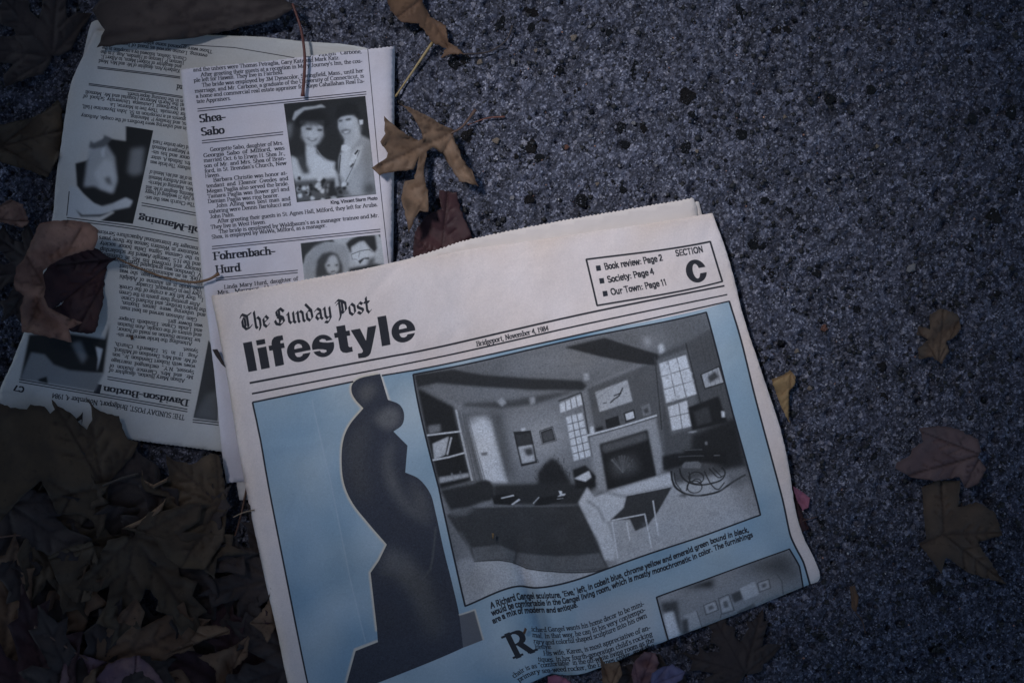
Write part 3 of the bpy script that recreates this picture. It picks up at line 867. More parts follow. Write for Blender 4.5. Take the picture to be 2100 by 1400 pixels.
# pictures on the left wall
shade((583, 672), (683, 664), (720, 846), (628, 868), v=42, fe=.6); shade((597, 690), (677, 680), (690, 738), (610, 752), v=52, fe=.6)
shade((612, 757), (690, 744), (706, 836), (634, 850), v=148, fe=.8); shade((640, 770), (690, 760), (700, 800), (660, 810), v=58, fe=2)
shade((628, 655), (650, 650), (650, 664), (630, 668), v=185, fe=1.2)
shade((728, 668), (805, 640), (830, 722), (745, 745), v=40, fe=.6); shade((745, 680), (800, 660), (815, 712), (755, 730), v=66, fe=1.4)
line((735, 672), (803, 648), (824, 718), (748, 740), (735, 672), v=120, w=1.3)
# small panes
shade((845, 515), (965, 460), (975, 520), (850, 565), v=192, fe=.8); shade((880, 590), (972, 565), (1022, 808), (925, 836), v=192, fe=.8)
for t in (.25, .5, .75):
    a = np.array([(845, 515), (850, 565)]) * (1 - t) + np.array([(965, 460), (975, 520)]) * t; line(*a, v=70, w=1.8)
for t in (.33, .66):
    a = np.array([(880, 590), (925, 836)]) * (1 - t) + np.array([(972, 565), (1022, 808)]) * t; line(*a, v=70, w=1.8)
for t in (.17, .34, .5, .67, .84):
    a = np.array([(880, 590), (972, 565)]) * (1 - t) + np.array([(925, 836), (1022, 808)]) * t; line(*a, v=70, w=1.8)
line((838, 500), (965, 452), (980, 522), (1030, 815), v=56, w=3)
# painting over the mantel, mantel, fireplace
shade((1045, 450), (1225, 380), (1255, 500), (1070, 560), v=150, fe=.8)
line((1130, 510), (1150, 490), (1180, 470), (1200, 425), v=50, w=3); line((1150, 470), (1190, 455), v=50, w=3); line((1090, 512), (1110, 508), v=50, w=2)
shade((1100, 605), (1175, 580), (1185, 635), (1110, 660), v=40, fe=.6); shade((1203, 567), (1265, 545), (1275, 600), (1215, 622), v=45, fe=.5); shade((1214, 572), (1258, 557), (1265, 594), (1222, 608), v=160, fe=.6)
shade((1305, 530), (1350, 512), (1362, 575), (1315, 585), v=100, fe=1); shade((1318, 545), (1340, 535), (1346, 565), (1324, 570), v=60, fe=1)
shade((1015, 645), (1035, 640), (1040, 680), (1018, 684), v=170, fe=1); shade((1045, 650), (1090, 640), (1090, 665), (1050, 672), v=40, fe=1.5)
shade((1010, 700), (1385, 590), (1440, 890), (1390, 920), (1340, 660), (1068, 742), (1110, 1000), (1060, 1000), v=122, fe=2)
line((1000, 693), (1200, 640), (1390, 580), v=158, w=4); line((1005, 702), (1390, 590), v=62, w=2)
shade((1070, 742), (1338, 662), (1390, 920), (1115, 1000), v=36, fe=1.5); shade((1080, 750), (1330, 675), (1340, 715), (1095, 790), v=72, fe=2.5)
for t in range(14):
    a = random.uniform(-2.4, -.6); line((1200, 900), (1200 + 95 * math.cos(a), 900 + 95 * math.sin(a)), v=92, w=1.3, al=.7)
shade((1140, 830), (1260, 810), (1290, 890), (1150, 920), v=72, fe=8, al=.7)
shade((1110, 1010), (1470, 900), (1495, 970), (1225, 1032), v=146, fe=2)
# right window, frame, desk
shade((1390, 270), (1570, 205), (1640, 640), (1470, 690), v=84, fe=2)
shade((1405, 290), (1555, 240), (1615, 460), (1445, 510), v=172, fe=.9); shade((1455, 532), (1560, 497), (1590, 640), (1478, 666), v=165, fe=.9)
for t in (.33, .66):
    a = np.array([(1405, 290), (1445, 510)]) * (1 - t) + np.array([(1555, 240), (1615, 460)]) * t; line(*a, v=80, w=1.8)
    a = np.array([(1405, 290), (1555, 240)]) * (1 - t) + np.array([(1445, 510), (1615, 460)]) * t; line(*a, v=80, w=1.8)
line((1515, 515), (1535, 655), v=80, w=1.8); line((1465, 590), (1575, 565), v=80, w=1.8)
line((1555, 175), (1640, 520), v=50, w=3); line((1380, 250), (1420, 660), v=54, w=3)
shade((1635, 350), (1745, 300), (1775, 400), (1660, 435), v=44, fe=.5); shade((1645, 352), (1740, 310), (1766, 394), (1665, 425), v=146, fe=.6); shade((1675, 365), (1720, 330), (1745, 365), (1690, 400), v=58, fe=2)
shade((1400, 190), (1420, 175), (1435, 215), (1410, 235), v=190, fe=2.5); shade((1315, 140), (1350, 140), (1360, 190), (1330, 195), v=140, fe=4)
shade((975, 345), (1005, 340), (1015, 378), (985, 388), v=140, fe=1.5); shade((490, 500), (520, 480), (545, 510), (520, 530), v=135, fe=1.6); shade((675, 480), (705, 475), (705, 515), (682, 520), v=135, fe=2)
shade((1565, 535), (1740, 470), (1790, 620), (1590, 665), v=36, fe=1.4); shade((1600, 560), (1680, 530), (1700, 615), (1620, 640), v=52, fe=2)
shade((1590, 690), (1840, 590), (1890, 870), (1770, 880), (1580, 790), v=38, fe=4)
shade((1755, 555), (1772, 560), (1775, 590), (1758, 590), v=170, fe=1.2)
# carpet
shade((1110, 1010), (1225, 1032), (1490, 970), (1880, 880), (1990, 1160), (1250, 1420), (1100, 1400), v=122, fe=4)
shade((1800, 960), (1940, 920), (1990, 1140), (1900, 1160), v=80, fe=14, al=.8)
shade((150, 420), (450, 400), (1350, 490), (1500, 380), (1500, 600), (200, 800), o=zb, v=112, fe=4)
shade((560, 470), (900, 520), (860, 600), (640, 600), o=zb, v=132, fe=14, al=.7)
# rocking chair
shade((1420, 810), (1560, 770), (1780, 790), (1790, 850), (1600, 845), (1425, 895), v=36, fe=2)
def ring(cx, cy, rx, ry, a0, a1, w=3.2, v=38):
    line(*[(cx + rx * math.cos(math.radians(t)), cy + ry * math.sin(math.radians(t))) for t in np.linspace(a0, a1, 18)], v=v, w=w)
zk = Z((1340, 860), .14286)
def crv(*p, w=3.0, v=38, fe=.4): line(*[tuple(q) for q in smooth_line(np.array(p, float), 25)], v=v, w=w, fe=fe, o=zk)
crv((255, 740), (270, 860), (310, 960), (380, 1020), (480, 1070), (640, 1090), (820, 1065), (960, 1020), (1060, 950), (1180, 870), (1320, 790), w=4.4)
crv((375, 700), (400, 800), (460, 870), (560, 920), (700, 935), (850, 910), (980, 860), (1030, 760), (980, 680), w=3.6)
crv(*[(615 + 108 * math.cos(t), 835 + 85 * math.sin(t)) for t in np.linspace(0, 6.28, 16)], w=2.4); crv(*[(590 + 108 * math.cos(t), 965 + 88 * math.sin(t)) for t in np.linspace(0, 6.28, 16)], w=2.6); crv(*[(625 + 62 * math.cos(t), 900 + 50 * math.sin(t)) for t in np.linspace(3, 6.5, 8)], w=2.2)
crv((730, 740), (830, 930), (930, 1000), (1020, 900), w=2.6); crv((800, 700), (930, 830), (1010, 800), w=2.4); crv((850, 690), (980, 820), w=2.2); crv((510, 750), (525, 850), (470, 1020), w=2.4); crv((300, 760), (320, 900), (400, 1010), w=2.2)
shade((410, 660), (450, 610), (640, 600), (690, 640), (670, 700), (420, 690), v=82, fe=1.2, o=zk); shade((480, 185), (560, 165), (640, 165), (560, 190), v=130, fe=.8, o=zk); shade((740, 320), (770, 315), (775, 360), (745, 360), v=110, fe=1, o=zk); shade((150, 440), (420, 420), (440, 470), (170, 490), v=64, fe=2, o=zk); crv((360, 535), (560, 520), (720, 520), v=66, w=1.6); crv((450, 440), (620, 430), (700, 430), v=70, w=1.5); crv((870, 515), (950, 512), v=90, w=1.4); shade((1000, 760), (1300, 660), (1400, 900), (1100, 1000), v=60, fe=6, o=zk, al=.7); crv((380, 1090), (460, 1080), (450, 1110), v=52, w=5, fe=2)
# plant, table with magazines, seated figure
shade((720, 900), (760, 850), (800, 815), (840, 840), (880, 900), (910, 950), (900, 1010), (720, 1010), v=38, fe=3)
shade((470, 970), (720, 960), (1060, 960), (960, 1085), (470, 1085), v=42, fe=3)
zm = Z((880, 940), .17143)
shade((740, 440), (1030, 420), (1100, 480), (990, 555), (780, 540), v=33, fe=.8, o=zm); shade((858, 468), (1010, 430), (1018, 445), (866, 478), v=185, fe=.4, o=zm); shade((980, 548), (1075, 478), (1092, 492), (1000, 552), v=175, fe=.5, o=zm)
shade((1250, 565), (1330, 460), (1540, 440), (1640, 430), (1600, 490), (1400, 555), v=34, fe=1, o=zm); shade((1548, 384), (1590, 388), (1588, 418), (1634, 418), (1620, 438), (1535, 455), (1568, 430), v=160, fe=.4, o=zm); line((1245, 535), (1315, 460), v=140, w=1.6, o=zm); line((1530, 482), (1605, 472), v=120, w=1.2, o=zm)
rq = np.random.default_rng(4)
for t in range(70):
    x, y = rq.normal(1470, 95), rq.normal(180, 70); a_ = rq.uniform(-2.6, -.5); L_ = rq.uniform(25, 60)
    line((x, y), (x + L_ * math.cos(a_), y + L_ * math.sin(a_)), v=36, w=1.5, fe=.3, al=.85, o=zm)
line((240, 660), (330, 615), (450, 598), (555, 520), v=84, w=2.4, fe=1, o=zm); shade((360, 500), (440, 490), (560, 525), (470, 590), (370, 590), v=58, fe=3, o=zm); line((130, 420), (380, 330), (560, 262), (700, 262), v=70, w=2, fe=.8, o=zm); shade((550, 290), (640, 262), (730, 270), (770, 350), (740, 500), (580, 500), v=33, fe=2, o=zm)
line((270, 175), (300, 260), v=110, w=2.4, fe=.8, o=zm); line((370, 150), (385, 220), v=90, w=2, fe=.8, o=zm)
shade((915, 885), (990, 858), (1050, 920), (1045, 985), (935, 990), v=36, fe=1.5); shade((928, 935), (1010, 892), (1022, 928), (990, 952), v=178, fe=1)
# sofa and armchair
shade((170, 1000), (440, 945), (475, 990), (480, 1040), (370, 1085), (230, 1120), v=42, fe=2.5)
shade((60, 60), (250, 5), (1140, -20), (1200, 130), (1350, 480), (1250, 505), (900, 500), (700, 480), (580, 430), (480, 415), (280, 425), (240, 320), (150, 200), o=zb, v=45, fe=1.6)
shade((260, 322), (480, 300), (620, 362), (1280, 362), (1340, 480), (900, 498), (700, 478), (560, 420), (285, 420), o=zb, v=64, fe=1.6)
shade((90, 30), (300, 0), (220, 60), (110, 70), o=zb, v=70, fe=3)
line((170, 200), (250, 330), v=66, w=4, fe=2, o=zb); line((620, 362), (600, 450), v=40, w=3, fe=1.5, o=zb)
line((280, 430), (480, 420), (580, 436), (700, 486), (900, 508), (1250, 510), (1345, 485), v=32, w=2.6, fe=.6, o=zb)
shade((950, 1070), (1000, 985), (1040, 1040), (1100, 1020), (1220, 1050), (1212, 1090), (1110, 1180), (1115, 1205), (1165, 1330), (1150, 1392), (1100, 1392), (1060, 1280), (1010, 1190), v=140, fe=1.5)
line((1000, 1060), (1060, 1100), (1100, 1180), v=96, w=4, fe=2)
shade((1222, 1030), (1480, 978), (1400, 1120), (1340, 1200), (1270, 1232), (1240, 1165), (1130, 1170), (1205, 1100), v=46, fe=1.2)
line((1210, 1032), (1480, 978), v=128, w=2.4)
for a, b in (((1140, 1180), (1172, 1385)), ((1222, 1180), (1240, 1282)), ((1325, 1140), (1362, 1325)), ((1370, 1060), (1402, 1262)), ((1140, 1170), (1325, 1135))):
    line(a, b, v=168, w=2.6)
for t in range(9):                                             # panelling on the right wall, folds of the curtain
    x = 1640 + t * 26; line((x, 160 - t * 10), (x + 70, 470), v=56, w=1.2, fe=.5, al=.6)
for t in range(5): line((300 + t * 7, 575), (372 + t * 14, 950), v=62 + 14 * (t % 2), w=1.6, fe=.6, al=.7)
for t in range(6): line((1085, 752 + t * 8), (1335, 678 + t * 8), v=52, w=1.0, fe=.3, al=.7)
for t in range(10): line((1025 + t * 38, 690 - t * 11), (1030 + t * 38, 705 - t * 11), v=90, w=1.2, fe=.4, al=.6)
for t in range(5): line((900 + t * 34, 470 + t * 8), (1000 + t * 60, 428 - t * 20), v=64, w=1.2, fe=.6, al=.5)
rq = np.random.default_rng(14)
for t in range(120):                                           # trees seen through the panes, worn carpet
    x, y = rq.uniform(1420, 1600), rq.uniform(270, 640); q = rq.uniform(5, 14)
    if inside(np.array([(1408, 292), (1553, 243), (1612, 458), (1447, 507)], float), np.array([[x, y]]))[0]: shade((x, y - q), (x + q, y), (x, y + q), (x - q, y), v=rq.uniform(120, 190), fe=.8, al=.5)
for t in range(90):
    x, y = rq.uniform(1150, 1900), rq.uniform(1000, 1360); q = rq.uniform(10, 40)
    if y > 1180 or x > 1480: shade((x - q, y), (x, y - q * .5), (x + q, y), (x, y + q * .5), v=rq.uniform(92, 128), fe=3, al=.35)
for t in range(60):
    x, y = rq.uniform(250, 1250), rq.uniform(20, 480); q = rq.uniform(20, 70); shade((x - q, y), (x, y - q * .5), (x + q, y), (x, y + q * .5), v=rq.uniform(38, 58), fe=4, al=.35 if y < 400 - max(0, 480 - x) else 0, o=zb)
shade((60, 1140), (210, 1130), (330, 1420), (200, 1420), v=58, fe=12, al=.6); shade((120, 420), (320, 420), (420, 640), (230, 760), v=84, fe=12, al=.6, o=zb)
# coarse halftone grain in the picture
gr = blur(np.random.default_rng(5).normal(size=(P1.h, P1.w)), 1); gr /= gr.std()
P1.a *= (1 + .085 * gr * CL)[..., None]
P1.a *= (1 + .08 * gr * m)[..., None]
P1.stroke(np.vstack([frame, frame[:1]]), 3.6)

P1.text("A Richard Gangel sculpture, 'Eve,' left, in cobalt blue, chrome yellow and emerald green bound in black,", (1006, 1247), (1537, 1089), 16.5, 'sansb') if False else None
def follow(s, pts, size, font):
    """set a line of type along a bending baseline, a few words at a time"""
    Q = P1.f(smooth_line(pts, 6)); s_ = s
    w = [glyph(font, c)[0] for c in s]; tot = sum(w)
    seg = np.hypot(*np.diff(Q, axis=0).T); cum = np.concatenate([[0], np.cumsum(seg)]); L = cum[-1]
    x = 0; em = size * P1.res; sx = L * P1.res / tot
    for c, ad in zip(s, w):
        t = x * L / tot; t2 = min(L, (x + ad) * L / tot)
        a = np.array([np.interp(t, cum, Q[:, k]) for k in (0, 1)]); b = np.array([np.interp(t2, cum, Q[:, k]) for k in (0, 1)])
        d = b - a; n = np.hypot(*d); d = d / n if n > 0 else np.array([1, 0]); up = np.array([d[1], -d[0]])
        a = (a - (P1.x0, P1.y0)) * P1.res
        for P in glyph(font, c)[1]:
            P1.convex(a + np.outer(P[:, 0] * sx, d) + np.outer(P[:, 1] * em, up), P1.ink)
        x += ad
follow("A Richard Gangel sculpture, 'Eve,' left, in cobalt blue, chrome yellow and emerald green bound in black,", np.vstack([zb((415, 805), (600, 742), (745, 725), (980, 712), (1220, 648), (1530, 530), (1900, 400)), zc((640, 280), (920, 192))]), 16.5, 'sansb')
follow("would be comfortable in the Gangel living room, which is mostly monochromatic in color. The furnishings", np.vstack([zb((425, 862), (600, 800), (740, 785), (1000, 765), (1220, 708), (1530, 590), (1900, 465)), zc((640, 345), (950, 232))]), 16.5, 'sansb')
follow("are a mix of modern and antique.", zb((435, 925), (600, 855), (780, 835), (950, 832), (1112, 790)), 16.5, 'sansb')
P1.text("R", *zb((600, 1205), (770, 1145)), 82, 'head')
body = [("ichard Gangel wants his home decor to be mini-", [(738, 985), (860, 990), (1200, 950), (1640, 780)]), ("mal. In that way, he can fit his very contempo-", [(745, 1030), (880, 1040), (1220, 1000), (1650, 828)]),
 ("rary and colorful shaped sculpture into his own", [(755, 1080), (900, 1090), (1240, 1045), (1662, 875)]), ("lifestyle.", [(768, 1128), (905, 1125)]),
 ("His wife, Karen, is most appreciative of an-", [(835, 1178), (960, 1172), (1240, 1130), (1690, 970)]), ("tiques. In her fourth-generation child's rocking", [(790, 1225), (940, 1225), (1270, 1180), (1705, 1022)]),
 ("chair is as \"comfortable\" in the off-white living room as the", [(600, 1360), (720, 1290), (900, 1265), (1270, 1225), (1718, 1070)]), ("primary sea-weed rocker, the Eames chair, and the", [(640, 1390), (760, 1330), (920, 1310), (1250, 1275), (1720, 1115)])]
for s, p in body: follow(s, zb(*p), 16, 'body')
# the picture cut by the fold
fr2 = np.vstack([zc((180, 715), (1240, 330)), zc((1320, 470), (1350, 640)), np.array([(1500, 1290), (1375, 1345)])])
CL = np.zeros((P1.h, P1.w)); (i0, i1, j0, j1), c_ = P1.mask(P1.tex(fr2)); CL[j0:j1, i0:i1] = c_
P1.poly(fr2, grey(74, fr2))
def sh2(*p, v, fe=1.2, al=1.0): shade(*p, v=v, fe=fe, al=al, o=zc)
sh2((190, 720), (700, 560), (560, 640), (400, 660), (250, 740), v=88, fe=4); sh2((360, 650), (640, 560), (640, 640), (480, 650), v=34, fe=5); sh2((800, 480), (1240, 330), (1340, 600), (1180, 560), v=48, fe=14)
sh2((215, 760), (350, 740), (380, 1000), (340, 990), (320, 830), (230, 840), v=44, fe=3); sh2((235, 850), (310, 830), (370, 1020), (275, 1060), v=112, fe=2)
sh2((400, 860), (500, 820), (540, 950), (440, 990), v=84, fe=1.5); sh2((380, 900), (430, 880), (440, 1000), (390, 1010), v=46, fe=2)
for q in (((555, 780), (650, 740), (675, 815), (575, 855)), ((675, 725), (755, 690), (800, 820), (700, 850)), ((985, 600), (1075, 570), (1090, 640), (1000, 675))):
    line(*q, q[0], v=50, w=1.8, o=zc); c = np.mean(q, 0); sh2(*[tuple(c + (np.array(k) - c) * .8) for k in q], v=96, fe=.8); sh2(*[tuple(c + (np.array(k) - c) * .4) for k in q], v=56, fe=1.5)
sh2((770, 690), (850, 660), (870, 730), (800, 760), v=46, fe=1.5); sh2((845, 645), (960, 590), (1000, 690), (880, 740), v=100, fe=1)
sh2((820, 830), (960, 760), (970, 790), (830, 850), v=54, fe=1); line((1140, 530), (1180, 590), (1190, 690), v=50, w=1.8, o=zc); line((500, 820), (545, 960), v=50, w=1.6, o=zc); line((690, 880), (695, 850), v=50, w=2, o=zc)
P1.a *= (1 + .07 * gr * CL)[..., None]
P1.stroke(np.vstack([zc((275, 1060), (180, 715), (1240, 330), (1320, 470), (1350, 640))]), 3.2)
IM1 = P1.finish("front_page_print", seed=31, grain=.10)

# --- the wedding page lying beside it: turned 6 degrees
a6 = math.radians(5.95)
R6 = np.array([[math.cos(a6), math.sin(a6)], [-math.sin(a6), math.cos(a6)]])     # columns: page axes
def f2(p):
    d = np.asarray(p, float) - (370, 143)
    ex = np.array([math.cos(a6), -math.sin(a6)]); ey = np.array([math.sin(a6), math.cos(a6)])
    return np.stack([d @ ex, d @ ey], -1)
PAPER2 = (.57, .545, .59)
P2 = Page(f2, -20, -40, 480, 920, 2.4, PAPER2)
def g2(v, px):
    a = .60 * max(0., lin(v) - lin(30)) / (lin(152) - lin(30)) + .014
    return np.clip(a, .022, .60) * np.array([.94, 1.0, 1.06])
BT = 11.6
for s, a, b in [("ner, Vincent Carbone,", (1190, 172), (1725, 132)), ("and the ushers were Thomas Petraglia, Gary Katz and Mark Katz.", (165, 305), (1520, 190)), ("After greeting their guests at a reception in Mary Journey's Inn, the cou-", (235, 350), (1730, 220)),
 ("ple left for Hawaii. They live in Fairfield.", (170, 402), (1000, 325)), ("The bride was employed by 3M Dynacolor, Springfield, Mass., until her", (245, 445), (1740, 310)),
 ("marriage, and Mr. Carbone, a graduate of the University of Connecticut, is", (180, 500), (1745, 358)), ("a home and commercial real estate appraiser for Kaye Cahallahan Real Es-", (190, 548), (1750, 405)), ("tate Appraisers.", (195, 597), (515, 565)),
 ("Georgette Sabo, daughter of Mrs.", (320, 1042), (1000, 978)), ("Georgia Sabo of Milford, was", (258, 1097), (1010, 1025)), ("married Oct. 6 to Erwin H. Shea Jr.,", (262, 1143), (1018, 1075)), ("son of Mr. and Mrs. Shea of Bran-", (265, 1192), (1022, 1120)),
 ("ford, in St. Brendan's Church, New", (270, 1240), (1028, 1165)), ("Haven.", (275, 1285), (415, 1272))]:
    P2.text(s, *z2(a, b), BT)
for s, a, b in [("Barbara Christie was honor at-", (260, 195), (945, 128)), ("tendant and Eleanor Gvedes and", (195, 250), (955, 178)), ("Megan Paglia also served the bride.", (200, 298), (960, 225)), ("Tamara Paglia was flower girl and", (205, 345), (965, 275)),
 ("Damian Paglia was ring bearer.", (210, 392), (870, 333)), ("John Alling was best man and", (285, 432), (975, 365)), ("ushering were Dennis Bartolucci and", (220, 485), (980, 413)), ("John Palm.", (228, 533), (460, 512)),
 ("After greeting their guests in St. Agnes Hall, Milford, they left for Aruba.", (300, 575), (1785, 420)), ("They live in West Haven.", (235, 630), (750, 580)), ("The bride is employed by Waldbaum's as a manager trainee and Mr.", (310, 672), (1795, 520)),
 ("Shea, is employed by WaWa, Milford, as a manager.", (245, 722), (1310, 612)), ("Linda Mary Hurd, daughter of", (360, 1185), (1045, 1105)), ("Mrs. Margaret Hurd and", (300, 1235), (1000, 1165))]:
    P2.text(s, *z3(a, b), BT)
P2.text("King, Vincent Storm Photo", *z3((1345, 400), (1780, 358)), 9.5, 'sansb')
P2.text("Shea-", *z2((222, 775), (465, 750)), 23.5, 'head'); P2.text("Sabo", *z2((238, 897), (455, 875)), 23.5, 'head')
P2.text("Fohrenbach-", *z3((262, 918), (835, 862)), 23.5, 'head'); P2.text("Hurd", *z3((283, 1042), (515, 1018)), 23.5, 'head')
for a, b, o in [((205, 648), (1765, 490), z2), ((245, 943), (995, 862), z2), ((248, 793), (1805, 633), z3), ((285, 1085), (1040, 1012), z3)]:
    P2.stroke(o(a, b), 1.9); P2.stroke(o((a[0], a[1] + 22), (b[0], b[1] + 22)), 1.9)
P2.stroke(np.vstack([z2((1780, 95), (1900, 1400)), z3((1880, 920), (1920, 1200))]), 1.5)
CL2 = None
def s2(*p, v, fe=.8, al=1.0, o=zw):
    q = o(*p); P2.poly(q, g2(v, q), fe, al, CL2)
def l2(*p, v, w=1.5, fe=.3, al=1.0, o=zw):
    q = o(*p); P2.stroke(q, w, g2(v, q), fe, al, CL2)
fw = zw((12, 140), (1030, 42), (1165, 1268), (175, 1370))
CL2 = np.zeros((P2.h, P2.w)); (i0, i1, j0, j1), c_ = P2.mask(P2.tex(fw)); CL2[j0:j1, i0:i1] = c_
s2((0, 130), (1040, 30), (1180, 1280), (170, 1380), v=40, fe=.2)
s2((960, 60), (1020, 45), (1080, 600), (1010, 500), v=44, fe=6)
# groom: light suit, face, hair
s2((700, 840), (760, 640), (960, 520), (1095, 600), (1165, 1268), (760, 1300), (700, 1000), v=118, fe=2)
s2((1010, 640), (1090, 600), (1165, 1268), (1010, 1270), v=92, fe=8); s2((720, 780), (800, 700), (860, 720), (800, 1100), (720, 1020), v=142, fe=2)
s2((880, 720), (1000, 640), (960, 820), (800, 1130), (760, 1120), v=136, fe=2); l2((960, 720), (860, 960), (770, 1140), v=78, w=1.6); l2((720, 780), (700, 1010), v=56, w=2.5)
s2((735, 660), (820, 640), (860, 700), (770, 735), (730, 720), v=150, fe=1)
for x, y in ((890, 780), (870, 830), (905, 810), (850, 880)): s2((x - 22, y - 22), (x + 22, y - 20), (x + 20, y + 22), (x - 20, y + 18), v=160, fe=1.4)
l2((940, 720), (900, 770), v=40, w=3.5); l2((880, 890), (845, 930), v=45, w=4, fe=1)
s2((770, 540), (960, 470), (965, 560), (860, 690), (770, 640), v=132, fe=1.5)
s2((690, 345), (720, 308), (800, 292), (880, 292), (930, 330), (950, 420), (930, 500), (880, 560), (820, 595), (775, 575), (725, 510), (695, 430), v=128, fe=1.4); s2((800, 300), (880, 300), (900, 400), (840, 440), (780, 400), v=146, fe=5)
s2((650, 290), (680, 180), (800, 120), (920, 160), (960, 260), (950, 330), (900, 270), (740, 285), (680, 330), v=36, fe=2)
s2((950, 345), (1000, 340), (998, 395), (960, 405), v=160, fe=1); s2((688, 345), (745, 335), (748, 362), (695, 370), v=60, fe=1.6); s2((775, 330), (855, 315), (850, 345), (785, 352), v=58, fe=1.6); l2((700, 356), (738, 350), v=46, w=2.2, fe=.8, al=.8); l2((790, 342), (840, 332), v=46, w=2.2, fe=.8, al=.8); s2((700, 440), (740, 400), (760, 460), (730, 480), v=125, fe=2)
s2((715, 470), (780, 455), (855, 465), (840, 505), (770, 522), (725, 505), v=74, fe=1.8); s2((750, 490), (835, 474), (815, 500), (775, 508), v=165, fe=1.2); s2((690, 380), (720, 430), (745, 560), (800, 590), (730, 520), v=112, fe=3); s2((880, 420), (960, 400), (950, 500), (880, 560), v=138, fe=4)
# bride: veil, curls, face, dress
s2((80, 500), (150, 300), (300, 200), (480, 220), (560, 330), (540, 560), (420, 690), (330, 980), (240, 1020), (110, 780), (70, 640), v=42, fe=3)
s2((120, 335), (150, 240), (260, 185), (400, 172), (480, 150), (535, 185), (470, 185), (400, 200), (270, 222), (190, 290), (140, 350), v=128, fe=1.4); s2((160, 330), (260, 240), (420, 215), (560, 260), (580, 400), (520, 470), (480, 400), (300, 380), (220, 440), (150, 420), v=36, fe=3)
s2((50, 400), (110, 380), (100, 520), (70, 600), v=96, fe=4)
s2((230, 440), (300, 370), (420, 380), (500, 420), (500, 520), (430, 640), (370, 685), (290, 640), (240, 540), v=126, fe=1.5); s2((320, 470), (430, 480), (450, 560), (360, 640), (300, 560), v=146, fe=5)
for t in range(16):
    x = 230 + t * 18; s2((x - 16, 350 + (t % 3) * 10), (x + 14, 345), (x + 10, 410 + (t % 4) * 12), (x - 10, 405), v=52, fe=1.6, al=.8)
s2((285, 435), (365, 440), (362, 468), (295, 465), v=56, fe=1.6); s2((428, 452), (498, 455), (492, 482), (435, 480), v=56, fe=1.6); l2((295, 455), (352, 458), v=44, w=2.4, fe=.8, al=.85); l2((438, 470), (485, 470), v=44, w=2.4, fe=.8, al=.85); s2((370, 480), (420, 490), (410, 540), (375, 545), v=135, fe=1.5)
s2((295, 555), (370, 575), (438, 565), (420, 600), (365, 612), (315, 590), v=68, fe=1.6); s2((325, 570), (405, 575), (385, 592), (345, 590), v=170, fe=1.2); s2((240, 470), (270, 620), (350, 680), (300, 660), (235, 560), v=112, fe=3); s2((480, 500), (505, 520), (440, 640), (420, 640), v=118, fe=3)
s2((290, 650), (410, 680), (420, 760), (560, 850), (650, 870), (640, 940), (680, 1020), (660, 1130), (170, 1130), (110, 1000), (100, 790), (190, 830), (250, 960), (290, 860), v=146, fe=2)
s2((170, 800), (260, 780), (330, 960), (340, 1010), (250, 1020), (200, 900), v=54, fe=3); l2((430, 720), (520, 850), v=110, w=2, fe=1)
s2((150, 1100), (660, 1060), (860, 1280), (180, 1370), v=70, fe=3)
rb = np.random.default_rng(8)
for t in range(46):
    x, y = rb.uniform(170, 800), rb.uniform(1050, 1350)
    if x > 650 and y < 1120: continue
    q = [(x + rb.uniform(18, 42) * math.cos(a), y + rb.uniform(18, 40) * math.sin(a)) for a in np.linspace(0, 6.28, 7)[:-1]]
    s2(*q, v=(160 if t % 2 else 40), fe=1.2)
s2((560, 1120), (650, 1100), (680, 1300), (540, 1310), v=42, fe=3); s2((680, 1000), (700, 1160), (660, 1180), (655, 1080), v=140, fe=2)
s2((1010, 1150), (1140, 1130), (1165, 1268), (1010, 1265), v=58, fe=6)
# second couple
fh = zh((155, 370), (1720, 190), (1800, 800), (230, 1090))
CL2 = np.zeros((P2.h, P2.w)); (i0, i1, j0, j1), c_ = P2.mask(P2.tex(fh)); CL2[j0:j1, i0:i1] = c_
def h2(*p, v, fe=1.0, al=1.0): s2(*p, v=v, fe=fe, al=al, o=zh)
h2((100, 300), (1900, 100), (1900, 900), (200, 1150), v=128, fe=.2)
h2((150, 360), (780, 290), (830, 350), (640, 360), (400, 480), (260, 620), (220, 780), (180, 760), v=46, fe=1.2)
h2((220, 800), (280, 600), (440, 430), (640, 350), (850, 370), (1040, 420), (1120, 560), (1120, 900), (230, 1090), v=112, fe=2.5)
h2((450, 900), (480, 700), (580, 570), (740, 530), (880, 580), (980, 800), (990, 950), (450, 1050), v=54, fe=2)
h2((640, 800), (720, 640), (800, 600), (860, 640), (900, 760), (900, 900), (800, 980), (690, 940), v=132, fe=2); h2((660, 800), (730, 775), (735, 820), (680, 825), v=56, fe=1.2); h2((830, 780), (890, 770), (890, 815), (840, 820), v=56, fe=1.2); h2((740, 920), (840, 900), (830, 930), (760, 945), v=72, fe=1)
h2((1040, 380), (1130, 290), (1300, 210), (1620, 210), (1660, 480), (1600, 560), (1130, 560), v=42, fe=1.6)
h2((1150, 450), (1300, 350), (1400, 330), (1520, 480), (1600, 560), (1570, 760), (1440, 850), (1280, 800), (1160, 640), v=140, fe=1.6)
l2((1150, 590), (1330, 520), (1520, 490), v=40, w=1.7, al=.85, o=zh); l2((1290, 640), (1320, 540), v=48, w=1.3, al=.7, o=zh); l2((1150, 600), (1170, 680), (1270, 690), v=50, w=1.3, al=.7, o=zh); l2((1500, 500), (1560, 540), v=50, w=1.4, al=.7, o=zh)
h2((1280, 720), (1380, 660), (1500, 640), (1500, 690), (1400, 680), (1320, 780), v=52, fe=1); h2((1480, 680), (1620, 620), (1600, 800), (1440, 850), v=66, fe=3)
